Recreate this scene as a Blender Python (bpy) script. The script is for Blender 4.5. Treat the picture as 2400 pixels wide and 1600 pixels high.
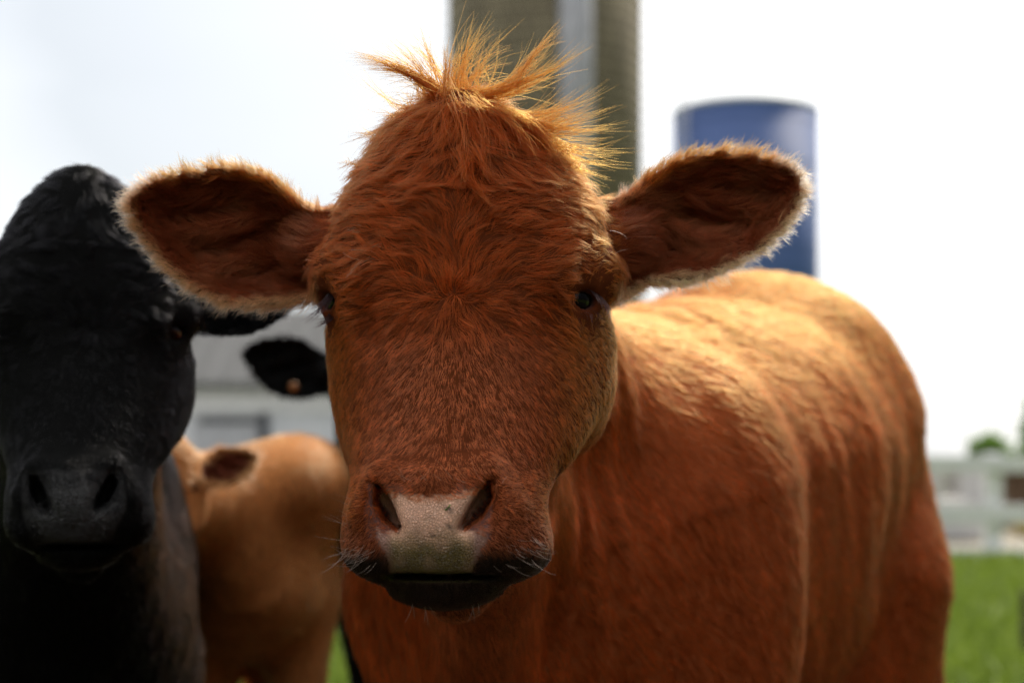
import bpy, math, random
import numpy as np
from mathutils import Vector, Matrix, kdtree

for o in list(bpy.data.objects):
    bpy.data.objects.remove(o, do_unlink=True)
rad = math.radians
random.seed(7)
RNG = np.random.default_rng(11)

# ------------------------------------------------------------------ camera, sky, sun, exposure
SC = bpy.context.scene
COL = SC.collection
ZC = 1.05                       # camera height
FP = 4000.0                     # focal length in photo pixels (photo 2400 wide)
HZ = 1100.0                     # horizon row in the photo

cam = bpy.data.cameras.new('camera')
camo = bpy.data.objects.new('camera', cam)
COL.objects.link(camo)
camo.location = (0, 0, ZC)
camo.rotation_euler = (rad(90), 0, 0)
cam.sensor_width = 36
cam.lens = 36 * FP / 2400
cam.shift_y = (HZ - 800) / 2400
cam.clip_start = 0.05
cam.clip_end = 3000
cam.dof.use_dof = True
cam.dof.focus_distance = 1.50
cam.dof.aperture_fstop = 3.6
cam.dof.aperture_blades = 9
SC.camera = camo
SC.render.resolution_x = 1024
SC.render.resolution_y = 682

SUN_AZ, SUN_EL = rad(30), rad(46)      # azimuth from +Y towards +X
world = bpy.data.worlds.new("World")
SC.world = world
world.use_nodes = True
nt = world.node_tree
nt.nodes.clear()
wo = nt.nodes.new('ShaderNodeOutputWorld')
bg1 = nt.nodes.new('ShaderNodeBackground')
bg2 = nt.nodes.new('ShaderNodeBackground')
addn = nt.nodes.new('ShaderNodeAddShader')
sky = nt.nodes.new('ShaderNodeTexSky')
sky.sky_type = 'NISHITA'
sky.sun_disc = False
sky.sun_elevation = SUN_EL
sky.sun_rotation = SUN_AZ
sky.dust_density = 3.0
sky.ozone_density = 1.0
bg1.inputs[1].default_value = 0.02
nt.links.new(sky.outputs[0], bg1.inputs[0])
# overcast layer, bright round the sun
tc = nt.nodes.new('ShaderNodeTexCoord')
dot = nt.nodes.new('ShaderNodeVectorMath'); dot.operation = 'DOT_PRODUCT'
nrm = nt.nodes.new('ShaderNodeVectorMath'); nrm.operation = 'NORMALIZE'
nt.links.new(tc.outputs['Generated'], nrm.inputs[0])
nt.links.new(nrm.outputs[0], dot.inputs[0])
SUNV = (math.sin(SUN_AZ) * math.cos(SUN_EL), math.cos(SUN_AZ) * math.cos(SUN_EL), math.sin(SUN_EL))
dot.inputs[1].default_value = SUNV
ramp = nt.nodes.new('ShaderNodeValToRGB')
ramp.color_ramp.elements[0].position = 0.0
ramp.color_ramp.elements[0].color = (0.07, 0.066, 0.06, 1)
ramp.color_ramp.elements[1].position = 1.0
ramp.color_ramp.elements[1].color = (1.9, 1.9, 1.87, 1)
e = ramp.color_ramp.elements.new(0.26); e.color = (0.46, 0.448, 0.43, 1)
e = ramp.color_ramp.elements.new(0.5); e.color = (1.38, 1.35, 1.31, 1)
e = ramp.color_ramp.elements.new(0.66); e.color = (1.08, 1.07, 1.06, 1)
e = ramp.color_ramp.elements.new(0.79); e.color = (0.52, 0.545, 0.565, 1)
e = ramp.color_ramp.elements.new(0.86); e.color = (0.63, 0.65, 0.665, 1)
e = ramp.color_ramp.elements.new(0.893); e.color = (0.92, 0.92, 0.91, 1)
mr = nt.nodes.new('ShaderNodeMapRange')
mr.inputs['From Min'].default_value = -1
mr.inputs['From Max'].default_value = 1
nt.links.new(dot.outputs['Value'], mr.inputs['Value'])
noi = nt.nodes.new('ShaderNodeTexNoise')
noi.inputs['Scale'].default_value = 2.2
noi.inputs['Detail'].default_value = 4
mpp = nt.nodes.new('ShaderNodeMapping')
mpp.inputs['Scale'].default_value = (1, 1, 3.5)
nt.links.new(nrm.outputs[0], mpp.inputs['Vector'])
nt.links.new(mpp.outputs[0], noi.inputs['Vector'])
ma = nt.nodes.new('ShaderNodeMath'); ma.operation = 'MULTIPLY_ADD'
ma.inputs[1].default_value = 0.09
nt.links.new(noi.outputs[0], ma.inputs[0])
mb_ = nt.nodes.new('ShaderNodeMath'); mb_.operation = 'ADD'
mb_.inputs[1].default_value = -0.045
nt.links.new(mr.outputs[0], mb_.inputs[0])
nt.links.new(mb_.outputs[0], ma.inputs[2])
sx0 = nt.nodes.new('ShaderNodeSeparateXYZ'); nt.links.new(nrm.outputs[0], sx0.inputs[0])
mxx = nt.nodes.new('ShaderNodeMath'); mxx.operation = 'MULTIPLY_ADD'; mxx.inputs[1].default_value = 0.12
nt.links.new(sx0.outputs[0], mxx.inputs[0]); nt.links.new(ma.outputs[0], mxx.inputs[2])
nt.links.new(mxx.outputs[0], ramp.inputs[0])
sxyz = nt.nodes.new('ShaderNodeSeparateXYZ'); nt.links.new(nrm.outputs[0], sxyz.inputs[0])
e1 = nt.nodes.new('ShaderNodeMapRange'); e1.interpolation_type = 'SMOOTHSTEP'; e1.inputs['From Min'].default_value = .08; e1.inputs['From Max'].default_value = .80; e1.inputs['To Min'].default_value = .05
nt.links.new(sxyz.outputs[2], e1.inputs[0])
e2 = nt.nodes.new('ShaderNodeMapRange'); e2.interpolation_type = 'SMOOTHSTEP'; e2.inputs['From Min'].default_value = .68; e2.inputs['From Max'].default_value = .88
nt.links.new(sxyz.outputs[1], e2.inputs[0])
emx = nt.nodes.new('ShaderNodeMath'); emx.operation = 'MAXIMUM'; nt.links.new(e1.outputs[0], emx.inputs[0]); nt.links.new(e2.outputs[0], emx.inputs[1])
e3 = nt.nodes.new('ShaderNodeMapRange'); e3.interpolation_type = 'SMOOTHSTEP'; e3.inputs['From Min'].default_value = .38; e3.inputs['From Max'].default_value = .80; e3.inputs['To Min'].default_value = 1.0; e3.inputs['To Max'].default_value = .22
nt.links.new(sxyz.outputs[0], e3.inputs[0])
em3 = nt.nodes.new('ShaderNodeMath'); em3.operation = 'MULTIPLY'; nt.links.new(emx.outputs[0], em3.inputs[0]); nt.links.new(e3.outputs[0], em3.inputs[1])
mulc = nt.nodes.new('ShaderNodeMix'); mulc.data_type = 'RGBA'; mulc.blend_type = 'MULTIPLY'; mulc.inputs[0].default_value = 1
nt.links.new(ramp.outputs[0], mulc.inputs[6]); nt.links.new(em3.outputs[0], mulc.inputs[7])
nt.links.new(mulc.outputs[2], bg2.inputs[0])
bg2.inputs[1].default_value = 1.0
nt.links.new(bg1.outputs[0], addn.inputs[0])
nt.links.new(bg2.outputs[0], addn.inputs[1])
nt.links.new(addn.outputs[0], wo.inputs[0])

sl = bpy.data.lights.new('sun', 'SUN')
so = bpy.data.objects.new('sun', sl)
COL.objects.link(so)
sl.energy = 3.4
sl.angle = rad(9)
sl.color = (1.0, 0.91, 0.77)
so.rotation_euler = (Vector(SUNV)).to_track_quat('Z', 'Y').to_euler()

SC.view_settings.view_transform = 'Standard'
SC.view_settings.look = 'None'
SC.view_settings.exposure = 0.45
SC.view_settings.gamma = 1.0
SC.render.film_transparent = False
cy = SC.cycles
cy.use_denoising = True
cy.denoising_prefilter = 'FAST'
try:
    cy.denoiser = 'OPENIMAGEDENOISE'
except Exception:
    pass
cy.max_bounces = 10
cy.diffuse_bounces = 3
cy.glossy_bounces = 3
cy.transmission_bounces = 8
cy.transparent_max_bounces = 8
cy.sample_clamp_indirect = 6
cy.use_adaptive_sampling = True
cy.adaptive_threshold = 0.012

# ------------------------------------------------------------------ helpers
def tag(o, label=None, cat=None, group=None, kind=None):
    if label: o['label'] = label
    if cat: o['category'] = cat
    if group: o['group'] = group
    if kind: o['kind'] = kind
    return o

def at(px, py, Y):
    """point at depth Y seen at photo pixel px,py (design aid)"""
    return np.array([(px - 1200) / FP * Y, Y, ZC - (py - HZ) / FP * Y])

def mesh_np(name, verts, quads, mat, parent=None, smooth=True):
    me = bpy.data.meshes.new(name)
    verts = np.asarray(verts, np.float32); quads = np.asarray(quads, np.int32)
    me.vertices.add(len(verts)); me.vertices.foreach_set('co', verts.ravel())
    k = quads.shape[1]
    me.loops.add(len(quads) * k); me.loops.foreach_set('vertex_index', quads.ravel())
    me.polygons.add(len(quads))
    me.polygons.foreach_set('loop_start', np.arange(0, len(quads) * k, k, dtype=np.int32))
    me.polygons.foreach_set('loop_total', np.full(len(quads), k, np.int32))
    me.polygons.foreach_set('use_smooth', np.full(len(quads), smooth))
    me.update(); me.validate()
    if mat: me.materials.append(mat)
    o = bpy.data.objects.new(name, me)
    COL.objects.link(o)
    if parent: o.parent = parent
    return o

class MB:
    """collects boxes, tubes and discs into one mesh"""
    def __init__(s): s.v = []; s.f = []
    def box(s, x0, x1, y0, y1, z0, z1):
        n = len(s.v)
        s.v += [(x0,y0,z0),(x1,y0,z0),(x1,y1,z0),(x0,y1,z0),(x0,y0,z1),(x1,y0,z1),(x1,y1,z1),(x0,y1,z1)]
        s.f += [tuple(n+i for i in q) for q in ((0,3,2,1),(4,5,6,7),(0,1,5,4),(1,2,6,5),(2,3,7,6),(3,0,4,7))]
        return s
    def poly(s, pts):
        n = len(s.v); s.v += [tuple(p) for p in pts]; s.f.append(tuple(range(n, n+len(pts)))); return s
    def lathe(s, prof, cx, cy, n=64, cap=True):
        b = len(s.v)
        for r, z in prof:
            for i in range(n):
                a = 2*math.pi*i/n
                s.v.append((cx + r*math.cos(a), cy + r*math.sin(a), z))
        for j in range(len(prof)-1):
            for i in range(n):
                k = (i+1) % n
                s.f.append((b+j*n+i, b+j*n+k, b+(j+1)*n+k, b+(j+1)*n+i))
        if cap:
            s.f.append(tuple(b+(len(prof)-1)*n+i for i in range(n)))
            s.f.append(tuple(b+i for i in reversed(range(n))))
        return s
    def tube(s, pts, r, n=8, r1=None):
        b = len(s.v); m = len(pts)
        for j, p in enumerate(pts):
            p = Vector(p)
            d = (Vector(pts[min(j+1, m-1)]) - Vector(pts[max(j-1, 0)])).normalized()
            u = d.orthogonal().normalized(); w = d.cross(u)
            rr = r if r1 is None else r + (r1-r)*j/(m-1)
            for i in range(n):
                a = 2*math.pi*i/n
                s.v.append(tuple(p + rr*(math.cos(a)*u + math.sin(a)*w)))
        for j in range(m-1):
            for i in range(n):
                k = (i+1) % n
                s.f.append((b+j*n+i, b+j*n+k, b+(j+1)*n+k, b+(j+1)*n+i))
        s.f.append(tuple(b+(m-1)*n+i for i in range(n))); s.f.append(tuple(b+i for i in reversed(range(n))))
        return s
    def build(s, name, mat, parent=None, smooth=False, bevel=0):
        me = bpy.data.meshes.new(name)
        me.from_pydata(s.v, [], s.f); me.update()
        if smooth:
            me.polygons.foreach_set('use_smooth', [len(f) <= 4 for f in s.f])
        me.materials.append(mat)
        o = bpy.data.objects.new(name, me); COL.objects.link(o)
        if parent: o.parent = parent
        if bevel:
            b = o.modifiers.new('bevel', 'BEVEL'); b.width = bevel; b.segments = 2; b.limit_method = 'ANGLE'
        return o

def empty(name, loc=(0,0,0)):
    o = bpy.data.objects.new(name, None); COL.objects.link(o); o.location = loc
    return o

# ---- materials
def mat_new(name):
    m = bpy.data.materials.new(name); m.use_nodes = True
    t = m.node_tree
    return m, t, t.nodes['Principled BSDF']

def mat_noise(name, c1, c2, scale=5, rough=0.8, bump=0.0, bscale=None, detail=5, metal=0.0, stretch=(1,1,1), lo=0.35, hi=0.65):
    m, t, p = mat_new(name)
    co = t.nodes.new('ShaderNodeTexCoord'); mp = t.nodes.new('ShaderNodeMapping')
    mp.inputs['Scale'].default_value = stretch
    t.links.new(co.outputs['Object'], mp.inputs[0])
    n = t.nodes.new('ShaderNodeTexNoise'); n.inputs['Scale'].default_value = scale; n.inputs['Detail'].default_value = detail
    t.links.new(mp.outputs[0], n.inputs['Vector'])
    r = t.nodes.new('ShaderNodeValToRGB')
    r.color_ramp.elements[0].position = lo; r.color_ramp.elements[0].color = (*c1, 1)
    r.color_ramp.elements[1].position = hi; r.color_ramp.elements[1].color = (*c2, 1)
    t.links.new(n.outputs[0], r.inputs[0]); t.links.new(r.outputs[0], p.inputs['Base Color'])
    p.inputs['Roughness'].default_value = rough; p.inputs['Metallic'].default_value = metal
    if bump:
        b = t.nodes.new('ShaderNodeBump'); b.inputs['Strength'].default_value = bump; b.inputs['Distance'].default_value = 0.02
        n2 = t.nodes.new('ShaderNodeTexNoise'); n2.inputs['Scale'].default_value = bscale or scale*6
        t.links.new(mp.outputs[0], n2.inputs['Vector']); t.links.new(n2.outputs[0], b.inputs['Height'])
        t.links.new(b.outputs[0], p.inputs['Normal'])
    return m

def mat_skin(name, wet=0.5):
    """skin under the coat, coloured by the vertex colours 'skin'; wetness in alpha gives gloss and pebbling"""
    m, t, p = mat_new(name)
    a = t.nodes.new('ShaderNodeAttribute'); a.attribute_name = 'skin'
    co = t.nodes.new('ShaderNodeTexCoord')
    n = t.nodes.new('ShaderNodeTexNoise'); n.inputs['Scale'].default_value = 90; n.inputs['Detail'].default_value = 4
    t.links.new(co.outputs['Object'], n.inputs['Vector'])
    mx = t.nodes.new('ShaderNodeMix'); mx.data_type = 'RGBA'; mx.blend_type = 'MULTIPLY'; mx.inputs[0].default_value = 1
    r = t.nodes.new('ShaderNodeMapRange'); r.inputs['To Min'].default_value = 0.6; r.inputs['To Max'].default_value = 1.4
    t.links.new(n.outputs[0], r.inputs[0])
    t.links.new(a.outputs['Color'], mx.inputs[6]); t.links.new(r.outputs[0], mx.inputs[7])
    # nose pad pebbles
    v = t.nodes.new('ShaderNodeTexVoronoi'); v.inputs['Scale'].default_value = 470; v.feature = 'DISTANCE_TO_EDGE'
    v.inputs['Randomness'].default_value = 0.9
    t.links.new(co.outputs['Object'], v.inputs['Vector'])
    vr = t.nodes.new('ShaderNodeMapRange'); vr.inputs['From Max'].default_value = 0.22
    t.links.new(v.outputs['Distance'], vr.inputs[0])
    pm = t.nodes.new('ShaderNodeMapRange'); pm.inputs['To Min'].default_value = 0.88; pm.inputs['To Max'].default_value = 1.06
    t.links.new(vr.outputs[0], pm.inputs[0])
    mw = t.nodes.new('ShaderNodeMix'); mw.data_type = 'FLOAT'
    t.links.new(a.outputs['Alpha'], mw.inputs[0]); mw.inputs[2].default_value = 1.0
    t.links.new(pm.outputs[0], mw.inputs[3])
    mx2 = t.nodes.new('ShaderNodeMix'); mx2.data_type = 'RGBA'; mx2.blend_type = 'MULTIPLY'; mx2.inputs[0].default_value = 1
    t.links.new(mx.outputs[2], mx2.inputs[6]); t.links.new(mw.outputs[0], mx2.inputs[7])
    t.links.new(mx2.outputs[2], p.inputs['Base Color'])
    b = t.nodes.new('ShaderNodeBump'); b.inputs['Distance'].default_value = 0.0009
    t.links.new(a.outputs['Alpha'], b.inputs['Strength'])
    t.links.new(vr.outputs[0], b.inputs['Height']); t.links.new(b.outputs[0], p.inputs['Normal'])
    rr = t.nodes.new('ShaderNodeMapRange'); rr.inputs['To Min'].default_value = 0.85; rr.inputs['To Max'].default_value = wet
    t.links.new(a.outputs['Alpha'], rr.inputs[0]); t.links.new(rr.outputs[0], p.inputs['Roughness'])
    sr = t.nodes.new('ShaderNodeMapRange'); sr.inputs['To Min'].default_value = 0.04; sr.inputs['To Max'].default_value = .5
    t.links.new(a.outputs['Alpha'], sr.inputs[0]); t.links.new(sr.outputs[0], p.inputs['Specular IOR Level'])
    return m

def mat_hair(name, rough=0.4, radial=0.45, ior=1.28, diff=.5):
    m = bpy.data.materials.new(name); m.use_nodes = True
    t = m.node_tree; t.nodes.clear()
    out = t.nodes.new('ShaderNodeOutputMaterial')
    h = t.nodes.new('ShaderNodeBsdfHairPrincipled')
    h.parametrization = 'COLOR'
    a = t.nodes.new('ShaderNodeAttribute'); a.attribute_name = 'hcol'
    t.links.new(a.outputs['Color'], h.inputs['Color'])
    h.inputs['Roughness'].default_value = rough
    h.inputs['Radial Roughness'].default_value = radial
    h.inputs['Random Roughness'].default_value = 0.2
    h.inputs['IOR'].default_value = ior
    df = t.nodes.new('ShaderNodeBsdfDiffuse'); mx = t.nodes.new('ShaderNodeMixShader'); mx.inputs[0].default_value = diff
    t.links.new(a.outputs['Color'], df.inputs[0]); t.links.new(h.outputs[0], mx.inputs[1]); t.links.new(df.outputs[0], mx.inputs[2])
    t.links.new(mx.outputs[0], out.inputs[0])
    return m

# ---- implicit modelling
def smin(a, b, k):
    h = np.maximum(k - np.abs(a - b), 0) / k
    return np.minimum(a, b) - h * h * k * 0.25
def smax(a, b, k): return -smin(-a, -b, k)
def cap(P, a, b, ra, rb):
    a = np.asarray(a, np.float32); b = np.asarray(b, np.float32)
    d = b - a; t = np.clip(((P - a) @ d) / (d @ d), 0, 1)
    return np.linalg.norm(P - a - t[:, None] * d, axis=1) - (ra + (rb - ra) * t)
def ell(P, c, r, R=None):
    q = P - np.asarray(c, np.float32)
    if R is not None: q = q @ np.asarray(R, np.float32)      # columns of R = local axes
    r = np.asarray(r, np.float32)
    k0 = np.linalg.norm(q / r, axis=1); k1 = np.linalg.norm(q / (r * r), axis=1) + 1e-9
    return k0 * (k0 - 1) / k1
def rotz(a): return np.array([[math.cos(a), -math.sin(a), 0], [math.sin(a), math.cos(a), 0], [0, 0, 1]])
def roty(a): return np.array([[math.cos(a), 0, math.sin(a)], [0, 1, 0], [-math.sin(a), 0, math.cos(a)]])
def rotx(a): return np.array([[1, 0, 0], [0, math.cos(a), -math.sin(a)], [0, math.sin(a), math.cos(a)]])
def sstep(x, a, b):
    t = np.clip((x - a) / (b - a), 0, 1); return t * t * (3 - 2 * t)

def surface(f, lo, hi, h, B=4):
    """surface nets on a uniform grid, fields evaluated only near the surface"""
    lo = np.asarray(lo, float); hi = np.asarray(hi, float)
    nb = np.ceil((hi - lo) / (h * B)).astype(int)
    n = nb * B
    def fe(P):
        out = np.empty(len(P), np.float32)
        for i in range(0, len(P), 400000):
            out[i:i+400000] = f(P[i:i+400000].astype(np.float32))
        return out
    cg = np.stack(np.meshgrid(*[lo[i] + (np.arange(nb[i]) + .5) * h * B for i in range(3)], indexing='ij'), -1).reshape(-1, 3)
    fc = fe(cg).reshape(nb)
    near = np.abs(fc) < B * h * 1.5
    s = fc < 0
    for ax in range(3):
        a = [slice(None)]*3; b = [slice(None)]*3; a[ax] = slice(0, -1); b[ax] = slice(1, None)
        d = s[tuple(a)] != s[tuple(b)]
        near[tuple(a)] |= d; near[tuple(b)] |= d
    F = np.ones(n + 1, np.float32)
    rs = np.where(s, -1, 1).astype(np.float32)
    rs = rs.repeat(B, 0).repeat(B, 1).repeat(B, 2); F[:-1, :-1, :-1] = rs
    mk = np.zeros(n + 1, bool)
    r = near.repeat(B, 0).repeat(B, 1).repeat(B, 2)
    for dx in (0, 1):
        for dy in (0, 1):
            for dz in (0, 1):
                mk[dx:n[0]+dx, dy:n[1]+dy, dz:n[2]+dz] |= r
    idx = np.argwhere(mk)
    F[mk] = fe(lo + idx * h)
    S = F < 0
    c0 = S[:-1, :-1, :-1]; any_ = np.zeros_like(c0); all_ = np.ones_like(c0)
    offs = [(i, j, k) for i in (0, 1) for j in (0, 1) for k in (0, 1)]
    sl_ = lambda o: tuple(slice(o[i], n[i] + o[i]) for i in range(3))
    for o in offs:
        q = S[sl_(o)]; any_ |= q; all_ &= q
    cell = any_ & ~all_ & r
    ci = np.argwhere(cell)
    vid = np.full(cell.shape, -1, np.int64); vid[cell] = np.arange(len(ci))
    acc = np.zeros((len(ci), 3)); cnt = np.zeros(len(ci))
    for ax in range(3):
        for o in offs:
            if o[ax]: continue
            o2 = list(o); o2[ax] = 1
            a = F[tuple((ci + o).T)]; b = F[tuple((ci + o2).T)]
            m = (a < 0) != (b < 0)
            t = np.where(m, a / np.where(m, a - b, 1), 0)
            p = np.array(o, float)[None].repeat(len(ci), 0); p[:, ax] += t
            acc += p * m[:, None]; cnt += m
    V = lo + (ci + acc / np.maximum(cnt, 1)[:, None]) * h
    quads = []
    for ax in range(3):
        u, v = (ax + 1) % 3, (ax + 2) % 3
        a = [slice(None)]*3; b = [slice(None)]*3; a[ax] = slice(0, -1); b[ax] = slice(1, None)
        e = S[tuple(a)] != S[tuple(b)]
        ei = np.argwhere(e)
        ei = ei[(ei[:, u] > 0) & (ei[:, v] > 0) & (ei[:, u] < n[u]) & (ei[:, v] < n[v])]
        inside = S[tuple(ei.T)]
        def cid(du, dv):
            q = ei.copy(); q[:, u] -= du; q[:, v] -= dv; return vid[tuple(q.T)]
        q = np.stack([cid(1, 1), cid(0, 1), cid(0, 0), cid(1, 0)], 1)
        ok = (q >= 0).all(1)
        q = q[ok]; ins = inside[ok]
        q[~ins] = q[~ins][:, ::-1]
        quads.append(q)
    return V.astype(np.float32), np.concatenate(quads)

def normals(f, P, e=0.0025):
    g = np.zeros_like(P)
    for i in range(3):
        d = np.zeros(3, np.float32); d[i] = e
        g[:, i] = f(P + d) - f(P - d)
    return g / (np.linalg.norm(g, axis=1, keepdims=True) + 1e-9)

# ------------------------------------------------------------------ the head (reference frame: metres, face towards -Y)
# rows: photo row, left edge, right edge, ridge x, silhouette depth, front depth, back depth, exponent
ROWS = [
 (215, 1030, 1120, 1070, 1.585, 1.565, 1.64, 2.0),
 (250,  960, 1190, 1070, 1.585, 1.553, 1.68, 2.0),
 (300,  902, 1265, 1070, 1.59, 1.540, 1.70, 2.1),
 (360,  860, 1328, 1070, 1.59, 1.528, 1.74, 2.2),
 (430,  822, 1378, 1070, 1.60, 1.515, 1.76, 2.3),
 (520,  782, 1418, 1070, 1.60, 1.505, 1.77, 2.4),
 (620,  765, 1422, 1068, 1.60, 1.497, 1.77, 2.4),
 (700,  768, 1418, 1065, 1.60, 1.490, 1.76, 2.3),
 (800,  772, 1425, 1060, 1.60, 1.476, 1.75, 1.85),
 (900,  784, 1425, 1052, 1.59, 1.459, 1.74, 1.72),
 (1000, 803, 1392, 1042, 1.57, 1.440, 1.72, 1.72),
 (1080, 820, 1328, 1030, 1.54, 1.424, 1.69, 1.9),
 (1150, 828, 1285, 1022, 1.51, 1.412, 1.66, 2.2),
 (1220, 825, 1270, 1018, 1.49, 1.402, 1.63, 2.3),
 (1290, 835, 1250, 1022, 1.48, 1.402, 1.61, 2.3),
 (1340, 870, 1215, 1030, 1.48, 1.415, 1.60, 2.2),
 (1375, 930, 1160, 1035, 1.49, 1.440, 1.58, 2.0),
]
_r = []
for (py, l, r, xr, ys, yf, yb, p) in ROWS:
    _r.append((at(0, py, (ys + yf) / 2)[2], at(l, py, ys)[0], at(r, py, ys)[0], at(xr, py, yf)[0], ys, yf, yb, p))
_r = np.array(_r)[::-1]
HZT, HTAB = _r[:, 0], _r[:, 1:]
def catmull(z):
    # smooth interpolation of the tables
    out = []
    zz = np.linspace(HZT[0], HZT[-1], 160)
    for k in range(7):
        y = np.interp(zz, HZT, HTAB[:, k])
        ker = np.hanning(15); ker /= ker.sum()
        ypad = np.concatenate([2*y[0]-y[7:0:-1], y, 2*y[-1]-y[-2:-9:-1]])
        out.append(np.convolve(ypad, ker, 'valid'))
    return zz, out
_ZZ, _TT = catmull(None)

def loft(P):
    x, y, z = P[:, 0], P[:, 1], P[:, 2]
    zc = np.clip(z, _ZZ[0], _ZZ[-1])
    xl, xr, xf, ys, yf, yb, p = [np.interp(zc, _ZZ, t) for t in _TT]
    df = ys - yf; db = yb - ys
    fr = y < ys
    xc = (xl + xr) / 2
    cx = np.where(fr, xc + (xf - xc) * np.clip((ys - y) / df, 0, 1.2) ** 1.0, xc)
    a = (xr - xl) / 2
    a = np.where(x < xc, np.maximum(cx - xl, .01), np.maximum(xr - cx, .01))
    d = np.where(fr, df, db)
    k = (np.abs((x - cx) / a) ** p + np.abs((y - ys) / d) ** p) ** (1 / p)
    f = (k - 1) * np.minimum(a, d) * 0.8
    over = np.maximum(np.maximum(z - _ZZ[-1], _ZZ[0] - z), 0)
    return np.where(over > 0, np.sqrt(np.maximum(f, 0) ** 2 + over ** 2) , f)

EYE_L = at(812, 706, 1.567); EYE_R = at(1338, 704, 1.550)
DIR_L = np.array([-.86, -.50, 0]); DIR_R = np.array([.60, -.80, 0])
ER = 0.019

def ear_grid(pts, yb, yt, cup, side):
    """signed distance to a smoothed outline on a grid in x,z; side -1 photo-left"""
    P = np.array([at(px, py, Y) for px, py, Y in pts])
    Q = P[:, [0, 2]]
    # chaikin smoothing
    for _ in range(3):
        R = np.roll(Q, -1, 0); Q = np.stack([Q * .75 + R * .25, Q * .25 + R * .75], 1).reshape(-1, 2)
    lo = Q.min(0) - .04; hi = Q.max(0) + .04; h = .002
    gx = np.arange(lo[0], hi[0], h); gz = np.arange(lo[1], hi[1], h)
    G = np.stack(np.meshgrid(gx, gz, indexing='ij'), -1).reshape(-1, 2)
    A = Q; Bv = np.roll(Q, -1, 0)
    best = np.full(len(G), 9.0); ins = np.zeros(len(G), bool)
    for a, b in zip(A, Bv):
        d = b - a; t = np.clip(((G - a) @ d) / (d @ d), 0, 1)
        best = np.minimum(best, np.linalg.norm(G - a - t[:, None] * d, axis=1))
        c = (a[1] > G[:, 1]) != (b[1] > G[:, 1])
        xi = a[0] + (G[:, 1] - a[1]) / (b[1] - a[1] + 1e-12) * (b[0] - a[0])
        ins ^= c & (G[:, 0] < xi)
    D = np.where(ins, -best, best).reshape(len(gx), len(gz))
    return dict(lo=lo, h=h, D=D, yb=yb, yt=yt, cup=cup, side=side, x0=Q[:, 0].min(), x1=Q[:, 0].max(), P=P)

def ear_d2(E, P):
    u = (P[:, 0] - E['lo'][0]) / E['h']; v = (P[:, 2] - E['lo'][1]) / E['h']
    nx, nz = E['D'].shape
    uc = np.clip(u, 0, nx - 1.001); vc = np.clip(v, 0, nz - 1.001)
    i = uc.astype(int); j = vc.astype(int); a = uc - i; b = vc - j; D = E['D']
    d = D[i, j] * (1-a) * (1-b) + D[i+1, j] * a * (1-b) + D[i, j+1] * (1-a) * b + D[i+1, j+1] * a * b
    return d + E['h'] * np.hypot(u - uc, v - vc)

def ear_mid(E, P, d):
    t = (P[:, 0] - E['x0']) / (E['x1'] - E['x0'])
    if E['side'] < 0: t = 1 - t                     # 0 base .. 1 tip
    base = E['yb'] + (E['yt'] - E['yb']) * t
    w = np.clip(-d / 0.050, 0, 1)
    cupv = E['cup'] * (w * (2 - w)) 
    # inner folds
    zz = P[:, 2]; xx = P[:, 0] * E['side']
    fold = 0.010 * np.sin((zz * 150 + xx * 45)) * sstep(w, .35, .8) * sstep(t, .25, .5)
    return base + cupv + fold, t

TH = [0.0]
def ear_f(E, P):
    d = ear_d2(E, P)
    m, t = ear_mid(E, P, d)
    th = np.maximum(0.0045 + 0.006 * np.clip(1 - t * 1.6, 0, 1), TH[0])
    return smax(d, (np.abs(P[:, 1] - m) - th) * 0.72, 0.008)

# photo-left ear, photo-right ear
EAR_L = ear_grid([(800,475,1.6),(735,478,1.6),(690,460,1.6),(645,418,1.6),(600,392,1.6),(540,378,1.6),(470,384,1.6),(395,402,1.6),
  (335,430,1.6),(303,462,1.6),(300,490,1.6),(325,550,1.6),(370,612,1.6),(425,665,1.6),(485,700,1.6),(560,718,1.6),(640,706,1.6),(715,690,1.6),(800,680,1.6)],
  1.655, 1.585, 0.045, -1)
EAR_R = ear_grid([(1390,450,1.6),(1440,455,1.6),(1490,432,1.6),(1540,388,1.6),(1600,352,1.6),(1680,336,1.6),(1770,345,1.6),(1840,370,1.6),
  (1893,408,1.6),(1888,450,1.6),(1862,510,1.6),(1815,570,1.6),(1745,612,1.6),(1660,645,1.6),(1590,655,1.6),(1520,650,1.6),(1450,695,1.6),(1390,700,1.6)],
  1.65, 1.60, 0.042, 1)

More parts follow.
